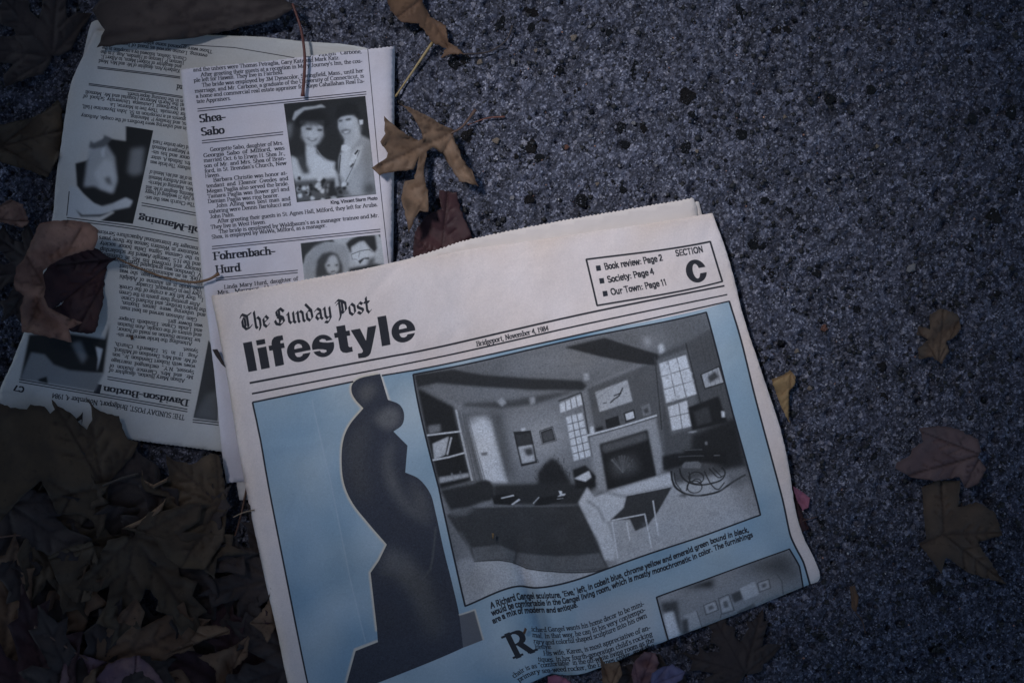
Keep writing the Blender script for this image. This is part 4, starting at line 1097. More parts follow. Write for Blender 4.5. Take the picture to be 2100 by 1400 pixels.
h2((1100, 860), (1300, 820), (1640, 760), (1800, 790), (1790, 900), (1100, 980), v=44, fe=2); h2((1680, 190), (1720, 200), (1720, 260), (1690, 240), v=46, fe=.8)
gr2 = blur(np.random.default_rng(6).normal(size=(P2.h, P2.w)), 1); gr2 /= gr2.std()
for q in (fw, fh):
    (i0, i1, j0, j1), c_ = P2.mask(P2.tex(q)); P2.a[j0:j1, i0:i1] *= (1 + .05 * gr2[j0:j1, i0:i1] * c_)[..., None]
IM2 = P2.finish("wedding_page_print", seed=32, grain=.07)

# --- the torn page turned upside down
PG3 = [((384, 843), (0, 0)), ((40, 783), (349, 0)), ((374, 199), (120, 626)), ((182, 172), (314, 626)), ((423, 649), (-5, 198)), ((392, 802), (0, 39)), ((219, 777), (175, 36)), ((240, 611), (182, 203)), ((112, 440), (342, 345)), ((274, 458), (178, 350))]
f3 = TPS([a for a, b in PG3], [b for a, b in PG3])
PAPER3 = (.50, .50, .49)
P3 = Page(f3, -110, -110, 430, 790, 2.2, PAPER3)
def g3(v, px):
    a = .50 * max(0., lin(v) - lin(31)) / (lin(100) - lin(31)) + .014
    return np.clip(a, .022, .52) * np.array([.94, 1.0, 1.06])
CL3 = None
def s3(*p, v, fe=.8, al=1.0, o=zu):
    q = o(*p); P3.poly(q, g3(v, q), fe, al, CL3)
P3.text("THE SUNDAY POST, Bridgeport, November 4, 1984", *z5((1660, 925), (470, 725)), 14.5)
P3.text("C7", *z5((222, 672), (130, 655)), 16, 'sansb')
P3.text("Davidson-Buxton", *z5((1695, 785), (930, 662)), 19, 'head')
P3.poly(z5((860, 640), (915, 650), (895, 735), (838, 725)), INKC)
for a, b, o in [((1680, 892), (172, 625), z5), ((1715, 722), (965, 600), z5), ((1775, 588), (600, 400), z4), ((1755, 358), (1272, 268), z4), ((1600, 940), (480, 785), za), ((1570, 705), (585, 585), za), ((1960, 1012), (1730, 985), z5)]:
    P3.stroke(o(a, b), 1.9); P3.stroke(o((a[0], a[1] - 22 * (.75 if o is za else 1) * 1.0), (b[0], b[1] - 22 * (.75 if o is za else 1))), 1.9)
P3.text("Memoli-Manning", *z4((2040, 520), (1248, 352)), 20, 'head')
for s, a, b in [("Alison Mary Buxton, daughter of", (1660, 600), (980, 505)), ("Mr. and Mrs. Clarence Buxton of", (1735, 570), (985, 465)), ("Syosset, N.Y., exchanged marriage", (1745, 525), (1000, 415)), ("vows with Robert Davidson Jr., son", (1755, 475), (1010, 365)),
 ("of Mr. and Mrs. Davidson of Milford,", (1765, 430), (1020, 318)), ("Aug. 11 in St. Edward's Church,", (1775, 385), (1030, 270)), ("Syosset.", (1780, 335), (1640, 318)), ("Attending the bride were her sis-", (1725, 270), (1045, 185)),
 ("ter Bonnie Buxton as maid of honor,", (1800, 240), (1048, 135)), ("and sisters of the couple, Ann Buxton", (1810, 195), (1055, 90)), ("and Linda Crane. Elizabeth Draper", (1815, 155), (1065, 40)), ("was flower girl.", (1820, 110), (1500, 65))]:
    P3.text(s, *z5(a, b), 11.3)
for s, a, b in [("Glen Johnson served as best man", (1770, 1280), (1080, 1170)), ("and ushering were James Buxton,", (1845, 1240), (1090, 1125)), ("the bride's brother, and Richard Crane.", (1850, 1195), (1080, 1080)), ("After greeting their guests in the Green", (1795, 1145), (1070, 1030)),
 ("L., they left for a cruise of the Greek", (1825, 1100), (1070, 980)), ("They live in Guayaquil, Ecuador.", (1820, 1055), (1210, 955)), ("The bride is an alumna of Adelphi", (1815, 1010), (1075, 890)), ("sity. Prior to her marriage, she was", (1820, 960), (1075, 840)),
 ("York, as an administrative assistant", (1810, 920), (1075, 795)), ("V. Davidson was graduated from Univer", (1810, 878), (1000, 735)), ("biology and received his MS in chemistry", (1805, 833), (900, 690)), ("and the H.S. Swingle Award for scholarship", (1800, 785), (900, 643)),
 ("to the Gamma Sigma Delta honor society", (1790, 735), (900, 592)), ("volunteer in Western Samoa for three years", (1785, 687), (890, 542)), ("manager for International Aquaculture Services", (1780, 642), (880, 490)),
 ("The Church was the set-", (1750, 250), (1300, 180)), ("ting for the July 21 wedding of Peggy", (1900, 225), (1305, 130)), ("Manning, daughter of Mr. and", (1740, 160), (1310, 90)), ("Mrs. Manning of Morris-", (1735, 110), (1330, 45)),
 ("ton and Anthony Memoli", (1735, 65), (1335, 0)), ("son of Mr. and Mrs. Memoli of", (1735, 20), (1345, -48)), ("Anthony. The bride was", (1735, -70), (1350, -135)), ("Mrs. Belinda A. sister", (1730, -118), (1355, -180)), ("honor and his sis-", (1730, -163), (1360, -226)), ("ter Margaret Memoli", (1725, -210), (1365, -272)), ("and Gaye brother Frank", (1725, -258), (1370, -318))]:
    P3.text(s, *z4(a, b), 11.3)
for s, a, b in [("in and ushering were brothers of the couple, Anthony", (1650, 1290), (390, 1130)), ("ni, and Bradley P. Manning.", (1650, 1235), (970, 1140)), ("guests at a reception in St. John Byzantine Hall,", (1640, 1180), (400, 1020)), ("for Bermuda. They live in Monroe, La.", (1640, 1120), (725, 1000)),
 ("at Northeast Louisiana University School of", (1630, 1062), (415, 900)), ("at the North Monroe Hospital and Mr. Memoli", (1620, 1010), (440, 850)), ("is in the housing department.", (1610, 965), (935, 870)),
 ("Kimberly Ann, daughter of Mr. and Mrs. Mead", (1570, 600), (600, 478)), ("and daughter of Robert Mann, to Albert E.", (1590, 550), (620, 425)), ("Hannon P. Hannon of Hamden, Aug. 3 in the", (1620, 505), (625, 370)), ("Church, Shelton, followed by a reception in the", (1650, 455), (640, 320)),
 ("evening. Louise served as maid of honor.", (1900, 420), (800, 262)), ("Those were groomed some aldens", (1960, 370), (1100, 250))]:
    P3.text(s, *za(a, b), 11.0)
P3.text("nd", *za((1600, 790), (1535, 780)), 17, 'head')
P3.stroke(np.array([(372, 92), (480, 98), (610, 120), (690, 128)]), 1.6)
fu = zu((260, 100), (975, 115), (1305, 170), (1050, 1335), (230, 1255))
CL3 = np.zeros((P3.h, P3.w)); (i0, i1, j0, j1), c_ = P3.mask(P3.tex(fu)); CL3[j0:j1, i0:i1] = c_
s3((960, 110), (1320, 150), (1060, 1345), (640, 1300), (820, 1190), (560, 1080), (420, 950), (350, 860), (330, 580), (480, 540), (700, 260), (960, 300), v=34, fe=1.5)
s3((480, 560), (520, 320), (680, 290), (820, 500), (850, 800), (800, 950), (700, 910), (560, 860), (440, 870), v=88, fe=2.5)
s3((560, 700), (700, 520), (790, 560), (840, 760), (790, 940), (640, 890), v=118, fe=3); s3((690, 760), (760, 740), (800, 860), (720, 830), v=60, fe=2.5)
s3((500, 380), (520, 290), (560, 330), (680, 270), (690, 220), (790, 270), (700, 370), (560, 400), v=56, fe=2)
s3((650, 420), (700, 380), (700, 500), (660, 500), v=115, fe=1.5); s3((985, 690), (1030, 400), (1190, 380), (1160, 700), (1060, 730), v=66, fe=4)
s3((260, 860), (350, 880), (450, 1000), (560, 1080), (660, 1120), (800, 1080), (960, 1010), (1045, 1050), (1010, 1120), (820, 1160), (640, 1240), (230, 1255), v=98, fe=2)
s3((330, 1150), (420, 1220), (640, 1215), (800, 1180), (640, 1245), (400, 1245), v=40, fe=1.5); s3((800, 1100), (960, 1015), (1035, 1050), (1000, 1110), (840, 1140), v=128, fe=2)
CL3 = None
z5q = lambda *p, v, fe=1.2: s3(*p, v=v, fe=fe, o=z5)
z5q((260, 200), (560, 180), (940, 240), (985, 100), (930, 550), (180, 600), v=34, fe=2); z5q((190, 580), (280, 360), (400, 380), (480, 470), (620, 520), (930, 550), (850, 710), (430, 640), (200, 600), v=70, fe=2)
z5q((640, 280), (720, 260), (780, 400), (740, 460), v=66, fe=3); z5q((860, 310), (920, 330), (900, 420), (870, 530), (880, 420), v=105, fe=1.5); z5q((340, 600), (420, 575), (430, 640), (350, 620), v=34, fe=1.5)
z5q((1870, 250), (1960, 380), (1950, 975), (1735, 945), v=42, fe=.6); z5q((1850, 740), (1960, 700), (1960, 975), (1740, 945), v=54, fe=4)
P3.stroke(zu((255, 930), (225, 1230)), 2)
IM3 = P3.finish("torn_page_print", seed=33, grain=.08)
MAT1, MAT2, MAT3 = paper_material("front_page", IM1), paper_material("wedding_page", IM2), paper_material("torn_page", IM3)
BLANK1, BLANK2, BLANK3 = blank_paper("newsprint_cream", (.62, .56, .525)), blank_paper("newsprint_grey", (.56, .54, .54)), blank_paper("newsprint_dull", (.47, .47, .46))
# ------------------------------------------------------------------ the three newspapers
w_big, w_mid, w_small = Waves(41, 420, 8), Waves(42, 150, 10), Waves(43, 46, 12)
cre_a, cre_b = zd((350, 130))[0], zd((590, 1215))[0]
def seg_dist(P, a, b):
    d = b - a; t = np.clip(((P - a) @ d) / (d @ d), -.05, 1.1)
    return np.hypot(*(P - a - t[:, None] * d).T), t

rc = np.random.default_rng(55)
CRE = []
for _ in range(26):
    c = np.array([rc.uniform(380, 1640), rc.uniform(120, 1380)]); an = rc.uniform(0, math.pi); L = rc.uniform(50, 190)
    d_ = np.array([math.cos(an), math.sin(an)]) * L / 2
    CRE.append((c - d_, c + d_, rc.uniform(.00025, .00055) * rc.choice([-1, 1]), rc.uniform(5, 9)))
def creases(P):
    z = np.zeros(len(P))
    for a, b, h, s in CRE:
        k = (np.abs(P - (a + b) / 2).max(1) < 220)
        if k.any():
            d, t = seg_dist(P[k], a, b); z[k] += h * np.exp(-(d / s) ** 2)
    return z
def z_main(P, drop=0.0, detail=True):
    q = f1(P); x, y = q[:, 0], q[:, 1]
    z = .0175 - .0095 * smoothstep(250, 620, x)                 # lies on the other papers at its left
    z = z + .004 * np.exp(-((x - 700) / 330) ** 2 - ((y - 520) / 330) ** 2)
    z = z + .0007 * w_big(P[:, 0], P[:, 1])
    k = np.clip((22 - x) / 22, 0, 1); z = z - .0058 * (1 - np.sqrt(1 - k * k * .999))
    k = np.clip((y - 885) / 40, 0, 1); z = z - .0062 * (1 - np.sqrt(1 - k * k * .99))
    z = z - .0035 * smoothstep(985, 1063, x) * smoothstep(560, 922, y)
    z = z + .0022 * np.exp(-((x - 1005) / 40) ** 2) * smoothstep(640, 860, y)
    z = z - .0015 * smoothstep(60, 0, y)
    if detail:
        z = z + .00030 * w_mid(P[:, 0], P[:, 1]) + .00011 * w_small(P[:, 0], P[:, 1])
        z = z + creases(P)
        g = smoothstep(560, 760, y)
        xr = x - (512 + .06 * (y - 726))
        z = z + g * 1.45 * (-.0040 * np.exp(-(xr / 17) ** 2) + .0030 * np.exp(-((xr - 36) / 26) ** 2) + .0034 * np.exp(-((xr + 50) / 34) ** 2))
        d, t = seg_dist(P, cre_a, cre_b)
        z = z + .0005 * np.exp(-(d / 5.0) ** 2)
        d, t = seg_dist(P, np.array([958., 497.]), np.array([963., 530.])); z = z + .0007 * np.exp(-(d / 4) ** 2)
        d, t = seg_dist(P, np.array([598., 600.]), np.array([612., 690.])); z = z + .0004 * np.exp(-(d / 5) ** 2)
        d, t = seg_dist(P, np.array([870., 540.]), np.array([960., 690.])); z = z + .0004 * np.exp(-(d / 9) ** 2)
    return z - drop

top_front = np.vstack([saw([(433, 607), (513, 594), (624, 574), (734, 554), (840, 533)], 3.4, 1.5, 1), saw([(846, 532), (900, 524), (957, 512), (1070, 496), (1182, 480), (1350, 455), (1461, 437)], 4.2, .7, 2)])
right_front = rough_edge([(1461, 437), (1486, 505), (1508, 580), (1522, 640), (1560, 757), (1600, 877), (1618, 960), (1630.5, 1040), (1644.6, 1091.5), (1660, 1125), (1672, 1150), (1680, 1170), (1682, 1184)], 7, .5, 3)
bot_front = rough_edge([(1682, 1184), (1677, 1192), (1660, 1198), (1644, 1204), (1560, 1239), (1480, 1270), (1369, 1312), (1300, 1339), (1268, 1354), (1196, 1380), (1150, 1383), (1131, 1381), (1113, 1388), (1080, 1402), (1000, 1428), (850, 1474), (700, 1518), (622, 1538)], 9, .4, 4)
left_front = rough_edge([(622, 1538), (590, 1400), (565, 1281), (544, 1190), (507, 1016), (485, 895), (470, 800), (450, 690), (433, 607)], 9, .4, 5)
news1 = empty("newspaper", world_xy((1050, 900), 0.0))
tag(news1, "folded cream newspaper section with large blue panel and sculpture cut-out on its front", "newspaper")
def child(o, root):
    o.location = -root.location
o = sheet("front_page", np.vstack([top_front[:-1], right_front[:-1], bot_front[:-1], left_front[:-1]]), z_main, MAT1, news1, 6.5, P1); child(o, news1)
o["label"] = "front page with blue panel, sculpture and living room picture"
def inner(dx, dy, drop, top, name="inner_page", seed=0):
    rt = np.array([(1461, 445), (1522, 645), (1600, 880), (1632, 1050), (1668, 1165)]) + (dx, dy)
    bt = (-9, -34) + np.array([(1640, 1178), (1480, 1240), (1300, 1305), (1130, 1350), (850, 1440), (660, 1500)])
    lf = np.array([(600, 1380), (556, 1190), (520, 1016), (484, 800), (462, 690), (449, 625)]) + (seed * 1.5, 0)
    ol = np.vstack([top, rough_edge(rt, 9, .5, seed), bt, lf])
    o = sheet(name, ol, lambda P: z_main(P, drop + .0009, True), BLANK1, news1, 11); child(o, news1)
inner(-30, 0, .0011, np.vstack([[(600, 585)], saw([(842, 529), (900, 511), (960, 491.5), (1119, 458.5), (1270, 432), (1422, 406)], 3.4, 1.6, 11), [(1429, 425)]]), seed=1)
inner(-24, 0, .0020, np.vstack([[(600, 586)], saw([(842, 531), (960, 497), (1119, 464), (1270, 438), (1433, 413)], 3.6, 1.2, 12), [(1440, 440)]]), seed=2)
inner(-5, 4, .0030, np.vstack([[(600, 590)], saw([(842, 537), (960, 512), (1182, 482), (1455, 442)], 3.6, 1.0, 13)]), seed=3)
inner(-3, 8, .0045, np.vstack([[(620, 595)], saw([(842, 541), (960, 520), (1182, 490), (1452, 450)], 3.6, 1.0, 14)]), "back_page", seed=4)

def z_two(P, drop=0.0, detail=True):
    q = f2(P)
    xr = np.interp(P[:, 1], [90, 350, 620, 1000], [810, 808, 805, 795])
    d = xr - P[:, 0]
    z = .0098 + .0006 * w_big(P[:, 0] + 300, P[:, 1])
    k = np.clip((26 - d) / 26, 0, 1); z = z - .0055 * (1 - np.sqrt(1 - k * k * .99))
    k = np.clip((16 - q[:, 0]) / 16, 0, 1); z = z - .0022 * k * k
    if detail: z = z + creases(P) + .00028 * w_mid(P[:, 0], P[:, 1]) + .0001 * w_small(P[:, 0], P[:, 1])
    z = z + .0025 * smoothstep(60, 0, q[:, 1]) * smoothstep(600, 420, P[:, 0])
    z = z - .003 * smoothstep(900, 990, P[:, 1])
    return z - drop
news2 = empty("newspaper", world_xy((600, 330), 0.0))
tag(news2, "pale lilac-grey folded newspaper with wedding columns, tucked under the blue-panelled section", "newspaper")
top2 = saw([(371, 144), (395, 140), (526, 128), (621, 117), (699, 107), (754, 101), (810, 95)], 3.6, 1.0, 6)
edge2 = np.vstack([top2, rough_edge([(810, 97), (809, 200), (808, 350), (807, 480), (806, 548), (803, 700), (795, 950)], 9, .3, 7)[:-1], [(795, 955), (700, 966), (504, 986)], saw([(504, 986), (464, 990)], 3.5, .8, 8), rough_edge([(464, 990), (455, 926), (440, 770), (424, 640), (402, 441), (393, 363), (378, 213), (371, 144)], 9, .4, 9)[1:-1]])
o = sheet("front_page", edge2, z_two, MAT2, news2, 8, P2); child(o, news2)
o["label"] = "wedding page with two printed couples"
o = sheet("inner_page", np.array([(400, 150), (620, 128), (790, 108), (804, 130), (803, 540), (795, 900), (700, 985), (514, 1024), (491, 1025), (470, 900), (440, 700), (405, 400)]), lambda P: z_two(P, .0012, False), BLANK2, news2, 16); child(o, news2)
o = sheet("back_page", np.array([(410, 160), (620, 135), (785, 118), (800, 135), (799, 540), (790, 880), (700, 960), (520, 980), (480, 900), (450, 700), (415, 400)]), lambda P: z_two(P, .0026, False), BLANK2, news2, 16); child(o, news2)

def z_three(P, drop=0.0, detail=True):
    z = .0052 + .0005 * w_big(P[:, 0] - 500, P[:, 1])
    if detail: z = z + .00022 * w_mid(P[:, 0] + 900, P[:, 1]) + .00008 * w_small(P[:, 0], P[:, 1] + 500)
    z = z + .0045 * smoothstep(190, 120, P[:, 0] + .12 * (P[:, 1] - 250)) * smoothstep(480, 250, P[:, 1])   # left edge lifts
    z = z + .003 * smoothstep(110, 60, P[:, 1]) * smoothstep(420, 250, P[:, 0])
    return z - drop
news3 = empty("newspaper", world_xy((300, 500), 0.0))
tag(news3, "dull grey newspaper page lying upside down, its edge covered by dark leaves", "newspaper")
edge3 = np.vstack([rough_edge([(196, 62), (260, 64), (400, 71), (533, 76), (619, 85), (705, 91), (757, 100)], 8, .4, 20)[:-1], [(757, 101), (745, 300), (600, 890), (500, 931)],
                   saw([(490, 931), (455, 926), (258, 900), (100, 880), (-8, 864)], 3.4, 1.1, 21)[:-1], rough_edge([(-8, 864), (0, 800), (26, 740), (56, 660), (86, 560), (107, 450), (116, 360), (126, 290), (137, 215), (147, 167), (172, 112), (196, 62)], 7, .6, 22)[:-1]])
o = sheet("printed_page", edge3, z_three, MAT3, news3, 8, P3); child(o, news3)
o = sheet("under_page", np.vstack([rough_edge([(182, 62), (196, 42), (260, 48), (400, 74), (600, 90)], 8, .4, 23), [(590, 800), (500, 920), (300, 900), (60, 862), (20, 800), (60, 690), (95, 560), (112, 450), (122, 330), (141, 200), (165, 140), (174, 98)]]), lambda P: z_three(P, .0016, False) + .0012 * smoothstep(90, 50, P[:, 1]), BLANK3, news3, 16); child(o, news3)

# ------------------------------------------------------------------ leaves
def leaf_material(name, c1, c2, vein, spot=.35):
    m, nt, p = nodes_of(name)
    tc = N(nt, "ShaderNodeTexCoord")
    oi = N(nt, "ShaderNodeObjectInfo")
    off = N(nt, "ShaderNodeVectorMath", operation='ADD')
    nt.links.new(tc.outputs["Object"], off.inputs[0]); nt.links.new(oi.outputs["Random"], off.inputs[1])
    n1 = N(nt, "ShaderNodeTexNoise"); n1.inputs["Scale"].default_value = 45; n1.inputs["Detail"].default_value = 7; n1.inputs["Roughness"].default_value = .65
    n2 = N(nt, "ShaderNodeTexNoise"); n2.inputs["Scale"].default_value = 260; n2.inputs["Detail"].default_value = 4
    for n in (n1, n2): nt.links.new(off.outputs[0], n.inputs["Vector"])
    c = mixc(nt, ramp(nt, n1.outputs["Fac"], [(.35, 0.0), (.68, 1.0)]), c1, c2)
    sp = ramp(nt, n2.outputs["Fac"], [(.58, 0.0), (.70, spot)])
    c = mixc(nt, sp, c, [x * .35 for x in c1])
    a = N(nt, "ShaderNodeAttribute", attribute_name="vein")
    c = mixc(nt, a.outputs["Fac"], c, vein)
    rm = N(nt, "ShaderNodeAttribute", attribute_name="rim")
    rmm = N(nt, "ShaderNodeMath", operation='MULTIPLY'); nt.links.new(rm.outputs["Fac"], rmm.inputs[0]); nt.links.new(n1.outputs["Fac"], rmm.inputs[1])
    c = mixc(nt, rmm.outputs[0], c, [x * .45 for x in c1])
    nt.links.new(c, p.inputs["Base Color"])
    p.inputs["Roughness"].default_value = .6
    p.inputs["Specular IOR Level"].default_value = .25
    b = N(nt, "ShaderNodeBump"); b.inputs["Strength"].default_value = .5; b.inputs["Distance"].default_value = .0012
    nt.links.new(n1.outputs["Fac"], b.inputs["Height"])
    b2 = N(nt, "ShaderNodeBump"); b2.inputs["Strength"].default_value = .5; b2.inputs["Distance"].default_value = .0006; b2.invert = True
    nt.links.new(a.outputs["Fac"], b2.inputs["Height"]); nt.links.new(b.outputs[0], b2.inputs["Normal"])
    nt.links.new(b2.outputs[0], p.inputs["Normal"])
    tr = N(nt, "ShaderNodeBsdfTranslucent"); nt.links.new(c, tr.inputs["Color"])
    mx = N(nt, "ShaderNodeMixShader"); mx.inputs[0].default_value = .18
    nt.links.new(p.outputs[0], mx.inputs[1]); nt.links.new(tr.outputs[0], mx.inputs[2])
    nt.links.new(mx.outputs[0], nt.nodes["Material Output"].inputs[0])
    return m
LM = {
 'tan': leaf_material("leaf_tan", (.125, .080, .054), (.25, .162, .105), (.065, .04, .028)),
 'dark': leaf_material("leaf_dark_brown", (.042, .033, .033), (.062, .046, .043), (.034, .026, .026)),
 'rose': leaf_material("leaf_rose_brown", (.17, .095, .078), (.34, .20, .155), (.10, .055, .045)),
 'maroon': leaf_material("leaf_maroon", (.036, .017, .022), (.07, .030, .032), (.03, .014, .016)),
 'olive': leaf_material("leaf_olive", (.058, .042, .030), (.10, .068, .042), (.045, .030, .022)),
 'rust': leaf_material("leaf_rust", (0.120, 0.070, 0.045), (0.200, 0.115, 0.067), (0.080, 0.048, 0.035)),
 'yellow': leaf_material("leaf_yellow", (.24, .155, .075), (.36, .25, .12), (.18, .10, .05)),
 'pink': leaf_material("leaf_pink", (.27, .09, .15), (.40, .17, .24), (.22, .08, .12), .2),
 'violet': leaf_material("leaf_violet", (.10, .10, .19), (.17, .16, .28), (.09, .08, .15), .2),
 'brown': leaf_material("leaf_dimmed_brown", (.085, .060, .044), (.14, .095, .065), (.06, .042, .032)),  # rust leaf colour darkened to paint in the dim right side
 'dimmed': leaf_material("leaf_dimmed_rose", (.125, .082, .082), (.19, .125, .12), (.06, .04, .042)),  # rose leaf colour greyed and darkened to paint in the edge falloff
 'mauve': leaf_material("leaf_mauve", (.12, .07, .10), (.22, .13, .13), (.08, .04, .06)),
}
STEM = {}
def stem_mat(c):
    if c not in STEM:
        m, nt, p = nodes_of("leaf_stem")
        n = N(nt, "ShaderNodeTexNoise"); n.inputs["Scale"].default_value = 300
        nt.links.new(mixc(nt, n.outputs["Fac"], [x * .7 for x in c], [x * 1.25 for x in c]), p.inputs["Base Color"])
        p.inputs["Roughness"].default_value = .55
        STEM[c] = m
    return STEM[c]

def tube(name, pts, radii, mat, parent=None, sides=7):
    """tapered round stalk through 3-D points"""
    P = [Vector(p) for p in pts]
    V, F = [], []
    for i, p in enumerate(P):
        d = (P[min(i + 1, len(P) - 1)] - P[max(i - 1, 0)]).normalized()
        u = d.cross(Vector((0, 0, 1)));  u = u.normalized() if u.length > 1e-4 else Vector((1, 0, 0))
        v = d.cross(u).normalized()
        for k in range(sides):
            a = 2 * math.pi * k / sides
            V.append(p + (u * math.cos(a) + v * math.sin(a)) * radii[i])
    for i in range(len(P) - 1):
        for k in range(sides):
            F.append((i * sides + k, i * sides + (k + 1) % sides, (i + 1) * sides + (k + 1) % sides, (i + 1) * sides + k))
    F.append(tuple(range(sides))[::-1]); F.append(tuple(range((len(P) - 1) * sides, len(P) * sides)))
    return link(name, mesh_from(name, V, F), mat, parent)

def stalk(name, px, z, r0, r1, mat, parent=None):
    P = smooth_line(np.array(px, float), 6)
    t = np.linspace(0, 1, len(P))
    zz = np.interp(t, np.linspace(0, 1, len(z)), z)
    pts = world_xy(P, zz)
    rad = list(r0 + (r1 - r0) * t); rad[-1] *= 1.35
    if len(rad) > 3: rad[-2] *= 1.2
    return tube(name, [tuple(p) for p in pts], rad, mat, parent)

def leaf(name, outline, base, tips, kind, z0, label, cup=.004, wave=.0015, fold=0.0, stem=None, stem_z=None, stem_c=(.10, .05, .035), stem_r=(.0007, .0010), tilt=(0, 0), cat="leaf", group=None, seed=0, wig=.8, step=None, lip=0.0, curls=()):
    r = np.random.default_rng(seed + 100)
    outline = np.asarray(outline, float)
    size = np.ptp(outline, 0).max()
    P0 = densify(np.vstack([outline, outline[:1]]), max(3.0, size / 40))[:-1]
    P0 = P0 + r.normal(size=P0.shape) * wig * min(1, size / 120)
    step = step or max(2.8, size / 46)
    P, F = triangulate(P0, step, seed)
    base = np.asarray(base, float); tips = np.asarray(tips, float).reshape(-1, 2)
    ctr = outline.mean(0); R = max(20.0, size / 2)
    d = P - ctr
    wv = Waves(seed + 5, size * .45, 9)
    zz = z0 + cup * ((d / R) ** 2).sum(1) + wave * wv(P[:, 0], P[:, 1]) + (d @ np.array(tilt)) / R
    vd = np.full(len(P), 1e9)
    for k, t in enumerate(tips):
        dd, tt = seg_dist(P, base, t)
        vd = np.minimum(vd, dd)
        if k == 0: fd = dd
        L = np.hypot(*(t - base)); u = (t - base) / max(L, 1e-6); nrm = np.array([-u[1], u[0]])
        for s in (.3, .5, .7):                                   # side veins
            for sg in (-1, 1):
                a = base + u * L * s; b = a + (u * .75 + nrm * sg * .7) * L * .26 * (1.15 - s)
                d2, _ = seg_dist(P, a, b); vd = np.minimum(vd, d2 + 1.4)
    if len(tips): zz = zz + fold * np.minimum(fd / R, 1.2)
    zz = zz - .0018 * np.exp(-(vd / max(3., size * .02)) ** 2) * min(1, size / 150)
    if lip: zz = zz + lip * np.exp(-(edge_dist(P0[::2], P) / (R * .10)) ** 2) * (wv(P[:, 0] * .5, P[:, 1] * .5) > 0)
    zz = np.maximum(zz, z0 * .6 + .0003)
    V = world_xy(P, zz)
    org = world_xy(base, z0)
    a, b, c = (V[i] for i in F[0])
    if np.cross(b - a, c - a)[2] < 0: F = [f[::-1] for f in F]
    root = empty(name, org)
    me = mesh_from("blade", V - org, F)
    at = me.attributes.new("vein", 'FLOAT', 'POINT')
    at.data.foreach_set("value", np.clip(1.25 - vd / max(1.6, size * .011), 0, 1).astype(np.float32) * .8)
    rim = me.attributes.new("rim", 'FLOAT', 'POINT')
    rim.data.foreach_set("value", np.exp(-(edge_dist(P0[::2], P) / max(3., size * .03)) ** 1.5).astype(np.float32))
    o = link("blade", me, LM[kind], root)
    s = o.modifiers.new("thickness", 'SOLIDIFY'); s.thickness = .00022; s.offset = 0
    if stem is not None:
        so = stalk("stem", stem, stem_z or [z0 + .001, z0 + .003, z0 + .002], stem_r[0], stem_r[1], stem_mat(stem_c), root)
        so.location = -Vector(org)
    for ci, cp in enumerate(curls):                              # edge rolled over, showing the pale underside
        cp = np.asarray(cp, float); q, f = triangulate(densify(np.vstack([cp, cp[:1]]), 4)[:-1], 4.0, seed)
        ed = edge_dist(cp, q)
        w = world_xy(q, z0 + .004 + .0035 * (1 - np.exp(-ed / 5.0))) - org
        co = link("curled_edge", mesh_from("curled_edge", w, f), LM['tan'], root)
        sd = co.modifiers.new("thickness", 'SOLIDIFY'); sd.thickness = .0004; sd.offset = 0
    tag(root, label, cat, group)
    return root

MAPLE = [(0, 1.0), (.05, .86), (.15, .86), (.11, .72), (.20, .62), (.13, .52), (.15, .42), (.33, .56), (.36, .66), (.43, .58), (.64, .68), (.56, .52), (.66, .44), (.5, .36), (.37, .22), (.5, .21), (.62, .10), (.46, .04), (.34, .0), (.2, -.07), (.06, -.03), (0, .02)]
def maple(cx, cy, size, rot, kind, z0, label, seed, cup=.004, wave=.002, group=None, name="maple_leaf", stem=True, tilt=(0, 0), sx=1.0, lip=0.0):
    r = np.random.default_rng(seed + 900)
    M = np.array(MAPLE); full = np.vstack([M, M[1:-1][::-1] * (-1, 1)])
    full = full * (1 + r.normal(size=full.shape) * .035) * (sx, 1)
    full = smooth_line(np.vstack([full, full[:1]]), .12)[:-1]
    a = math.radians(rot); c, s = math.cos(a), math.sin(a)
    def T(p):
        p = (np.asarray(p, float) - (0, .4)) * size
        return np.stack([cx + p[..., 0] * c - p[..., 1] * s, cy - (p[..., 0] * s + p[..., 1] * c)], -1)
    st = None
    if stem:
        k = r.uniform(-.25, .25)
        st = T([(0, .02), (k * .4, -.25), (k, -.55)])
    return leaf(name, T(full), T((0, .02)), T([(0, .95), (.6 * sx, .64), (-.6 * sx, .64), (.55 * sx, .1), (-.55 * sx, .1)]), kind, z0, label, cup=cup, wave=wave, stem=st, group=group, seed=seed, tilt=tilt, stem_r=(.0006, .0008), lip=lip)

zl = Z((740, 0), .3716); zr = Z((1540, 600), .5); zp = Z((0, 850), .393); zt = Z((0, 0), .2142)
leaf("oak_leaf", zl((130, 645), (195, 700), (255, 745), (320, 775), (345, 765), (330, 720), (300, 660), (265, 610), (210, 572), (262, 588), (330, 622), (400, 658), (470, 702), (515, 718), (508, 750), (540, 820), (560, 880), (610, 940), (652, 1032), (600, 1012), (545, 1002), (500, 930), (450, 850), (400, 812), (366, 840), (352, 900), (350, 960), (375, 1090), (370, 1172), (330, 1160), (300, 1200), (265, 1290), (250, 1200), (225, 1100), (240, 1000), (295, 990), (315, 900), (325, 862), (290, 938), (200, 945), (100, 966), (60, 925), (130, 880), (152, 850), (105, 785), (132, 740)),
     zl((505, 732))[0], zl((70, 930), (265, 1270), (640, 1020), (225, 580), (135, 660)), 'tan', .0135, "curled tan oak leaf resting half on the wedding page's folded edge", cup=.004, wave=.0022, stem=zl((500, 735), (560, 700), (632, 608)), stem_z=[.015, .012, .006], stem_c=(.09, .05, .035), seed=1, lip=.004)
